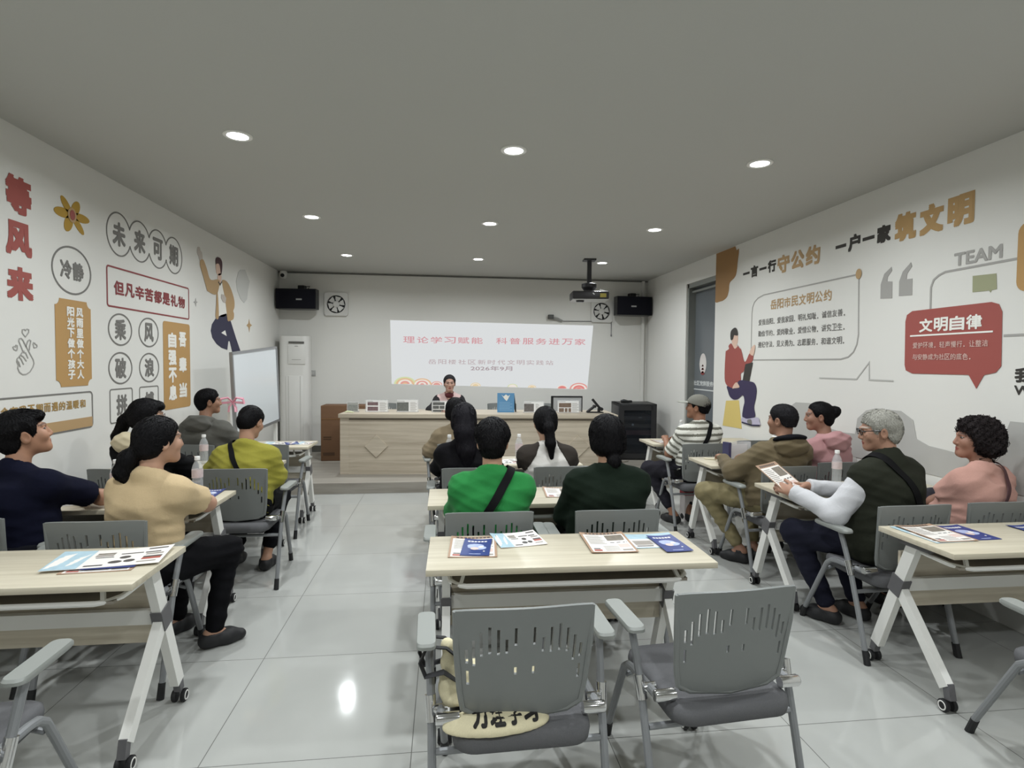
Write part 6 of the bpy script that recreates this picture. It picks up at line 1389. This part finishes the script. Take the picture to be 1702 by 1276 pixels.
piece(p, 'hood_lining', cloth('cloth_black_lining', '121318'), lambda q_: ss(ell(q_, H2.N+V(.0, -.080, .055), (.135, .085, .030), rx(R(-16)))+folds(q_, .004, .9), cone(q_, H2.N+V(0, -.005, -.05), H2.N+V(0, .0, .2), .068), .01), H2.N-V(.2, .2, .1), H2.N+V(.2, .12, .12), .006)
piece(p, 'shirt_collar', cloth('cloth_white_collar', 'DAD8D4'), lambda q_: np.maximum(cone(q_, H2.N+V(0, -.01, .0), H2.N+V(0, .002, .066), .080, .068), q_[:, 2]-float(H2.N[2])-.062), H2.N-V(.15, .15, .05), H2.N+V(.15, .15, .1), .005)
p = person('woman in pink hooded jacket with hair in a bun, profile to the left', (3.03, 4.12), 20, head_w=(2.945, 4.17), top=1.246, sw=.170, g=1.12, hyaw=44, hpitch=-4, hands_w=((2.76, 4.46, .785), (2.98, 4.52, .785)), elbows_w=((2.84, 4.24, .735), (3.19, 4.38, .76)),
    tops=[('hooded_jacket', 'B58A8B', .030, {'sl': 'long', 'hood': 1, 'folds': .016})], trousers=('2A2A30',), hair='pulled', hairc=BLK, skin='96705E', hs=.96, extras=[('ball', (0, -.115, .035), (.040, .045, .045)), ('ball', (0.0, -.135, .045), (.022, .03, .03))])
p = person('white-haired man with glasses in dark vest and white sleeves holding a leaflet', (2.49, 2.915), 16, head_w=(2.47, 2.97), top=1.278, sw=.185, g=1.14, hyaw=50, hpitch=-9, hs=.97, hands_w=((2.055, 3.13, .795), (2.23, 3.24, .80)), elbows_w=((2.175, 2.92, .715), (2.58, 3.20, .76)), hdir=(((-.12, .9, .12), (-.75, 0, .6)), ((-.75, .55, .1), (.2, .2, .9))), curl=(.75, .6),
    tops=[('shirt', 'C6C6C9', .022, {'sl': 'long', 'folds': .009, 'cuff': 1, 'v': .98, 'flare': .014}), ('vest', '282A22', .052, {'sl': 'none', 'folds': .012, 'collar': .055, 'hem': .46})], trousers=('1E1F2B',), knees_w=((2.19, 3.30, .50), (2.50, 3.36, .50)), feet_w=((2.30, 3.13, .10), (2.52, 3.16, .10)), toes=((-.3, 1), (0, 1)), hair='old', hairc=('8C8A82', 'B5B3AA'), skin='A27B66')
strap(p, -1, M_STRAP, .045, .048); glasses(p, mat('black_spectacle_frame', '171619', .3), .0026)
lf = sheet('orange', 2.075, 3.265, .845, 0, .195, .275, 'tan bordered leaflet held up in the hand of the white-haired man', G1, curl=.002); lf.rotation_euler = (R(32), R(-4), R(24))
p = person('woman in pink short-sleeved shirt with dark curly hair at right edge', (3.07, 2.94), 14, head_w=(3.09, 2.97), top=1.225, sw=.172, g=1.18, hyaw=52, hpitch=2, hands_w=((2.90, 3.26, .66), (3.04, 3.27, .70)), elbows_w=((2.935, 3.05, .735), (3.22, 3.16, .73)), curl=(.6, .6),
    tops=[('blouse', 'C4988C', .026, {'u': .64, 'flare': .022, 'folds': .015})], trousers=('2A2A30',), hair='curly', hairc=('1D1A1C', '332C2C'), skin='99705E', belly=.03)
strap(p, 1, mat('maroon_strap', '4A2B2E', .7), .022, .036)
H3_ = p
tag(np_mesh('handbag', [net(lambda q_: ell(q_, V(0, 0, .10), (.13, .065, .105))+folds(q_, .006, .2), (-.18, -.12, -.03), (.18, .12, .23), .006)], mat('dark_floral_cloth', '24242E', .8, var=.6, vscale=(55, 55, 55))), 'dark floral cloth handbag on the lap of the pink-shirted woman', 'bag').location = (2.985, 3.13, .60)
# presenter behind the desk
p = person('presenter in pale pink vest with dark sleeves seated behind the desk', (.06, 7.99), 180, head=(-.012, .06), top=1.235, z0=PLAT, sw=.168, g=1.05, hyaw=2, hpitch=-4, hands=((-.12, .40, .79), (.12, .40, .79)), elbows=((-.25, .16, .76), (.25, .16, .76)),
    tops=[('sweater', '2B2A2C', .018, {'sl': 'long', 'folds': .012, 'collar': .05}), ('vest', 'C3A9A6', .030, {'sl': 'none', 'folds': .010, 'open': 1})], trousers=('202024',), hair='pulled', hairc=('1D1C1E', '353336'), skin='B08C7C', hd=.003, extras=[('ball', (0, -.10, -.01), (.04, .035, .04))])
H4 = p
piece(p, 'scarf', cloth('cloth_maroon_scarf', '5A2F32'), lambda q_: ss(ell(q_, H4.N+V(0, .035, .012), (.064, .050, .042)), cone(q_, H4.N+V(0, 0, -.02), H4.N+V(0, .03, .14), .045), .01), H4.N-V(.12, .1, .1), H4.N+V(.12, .15, .12), .005)
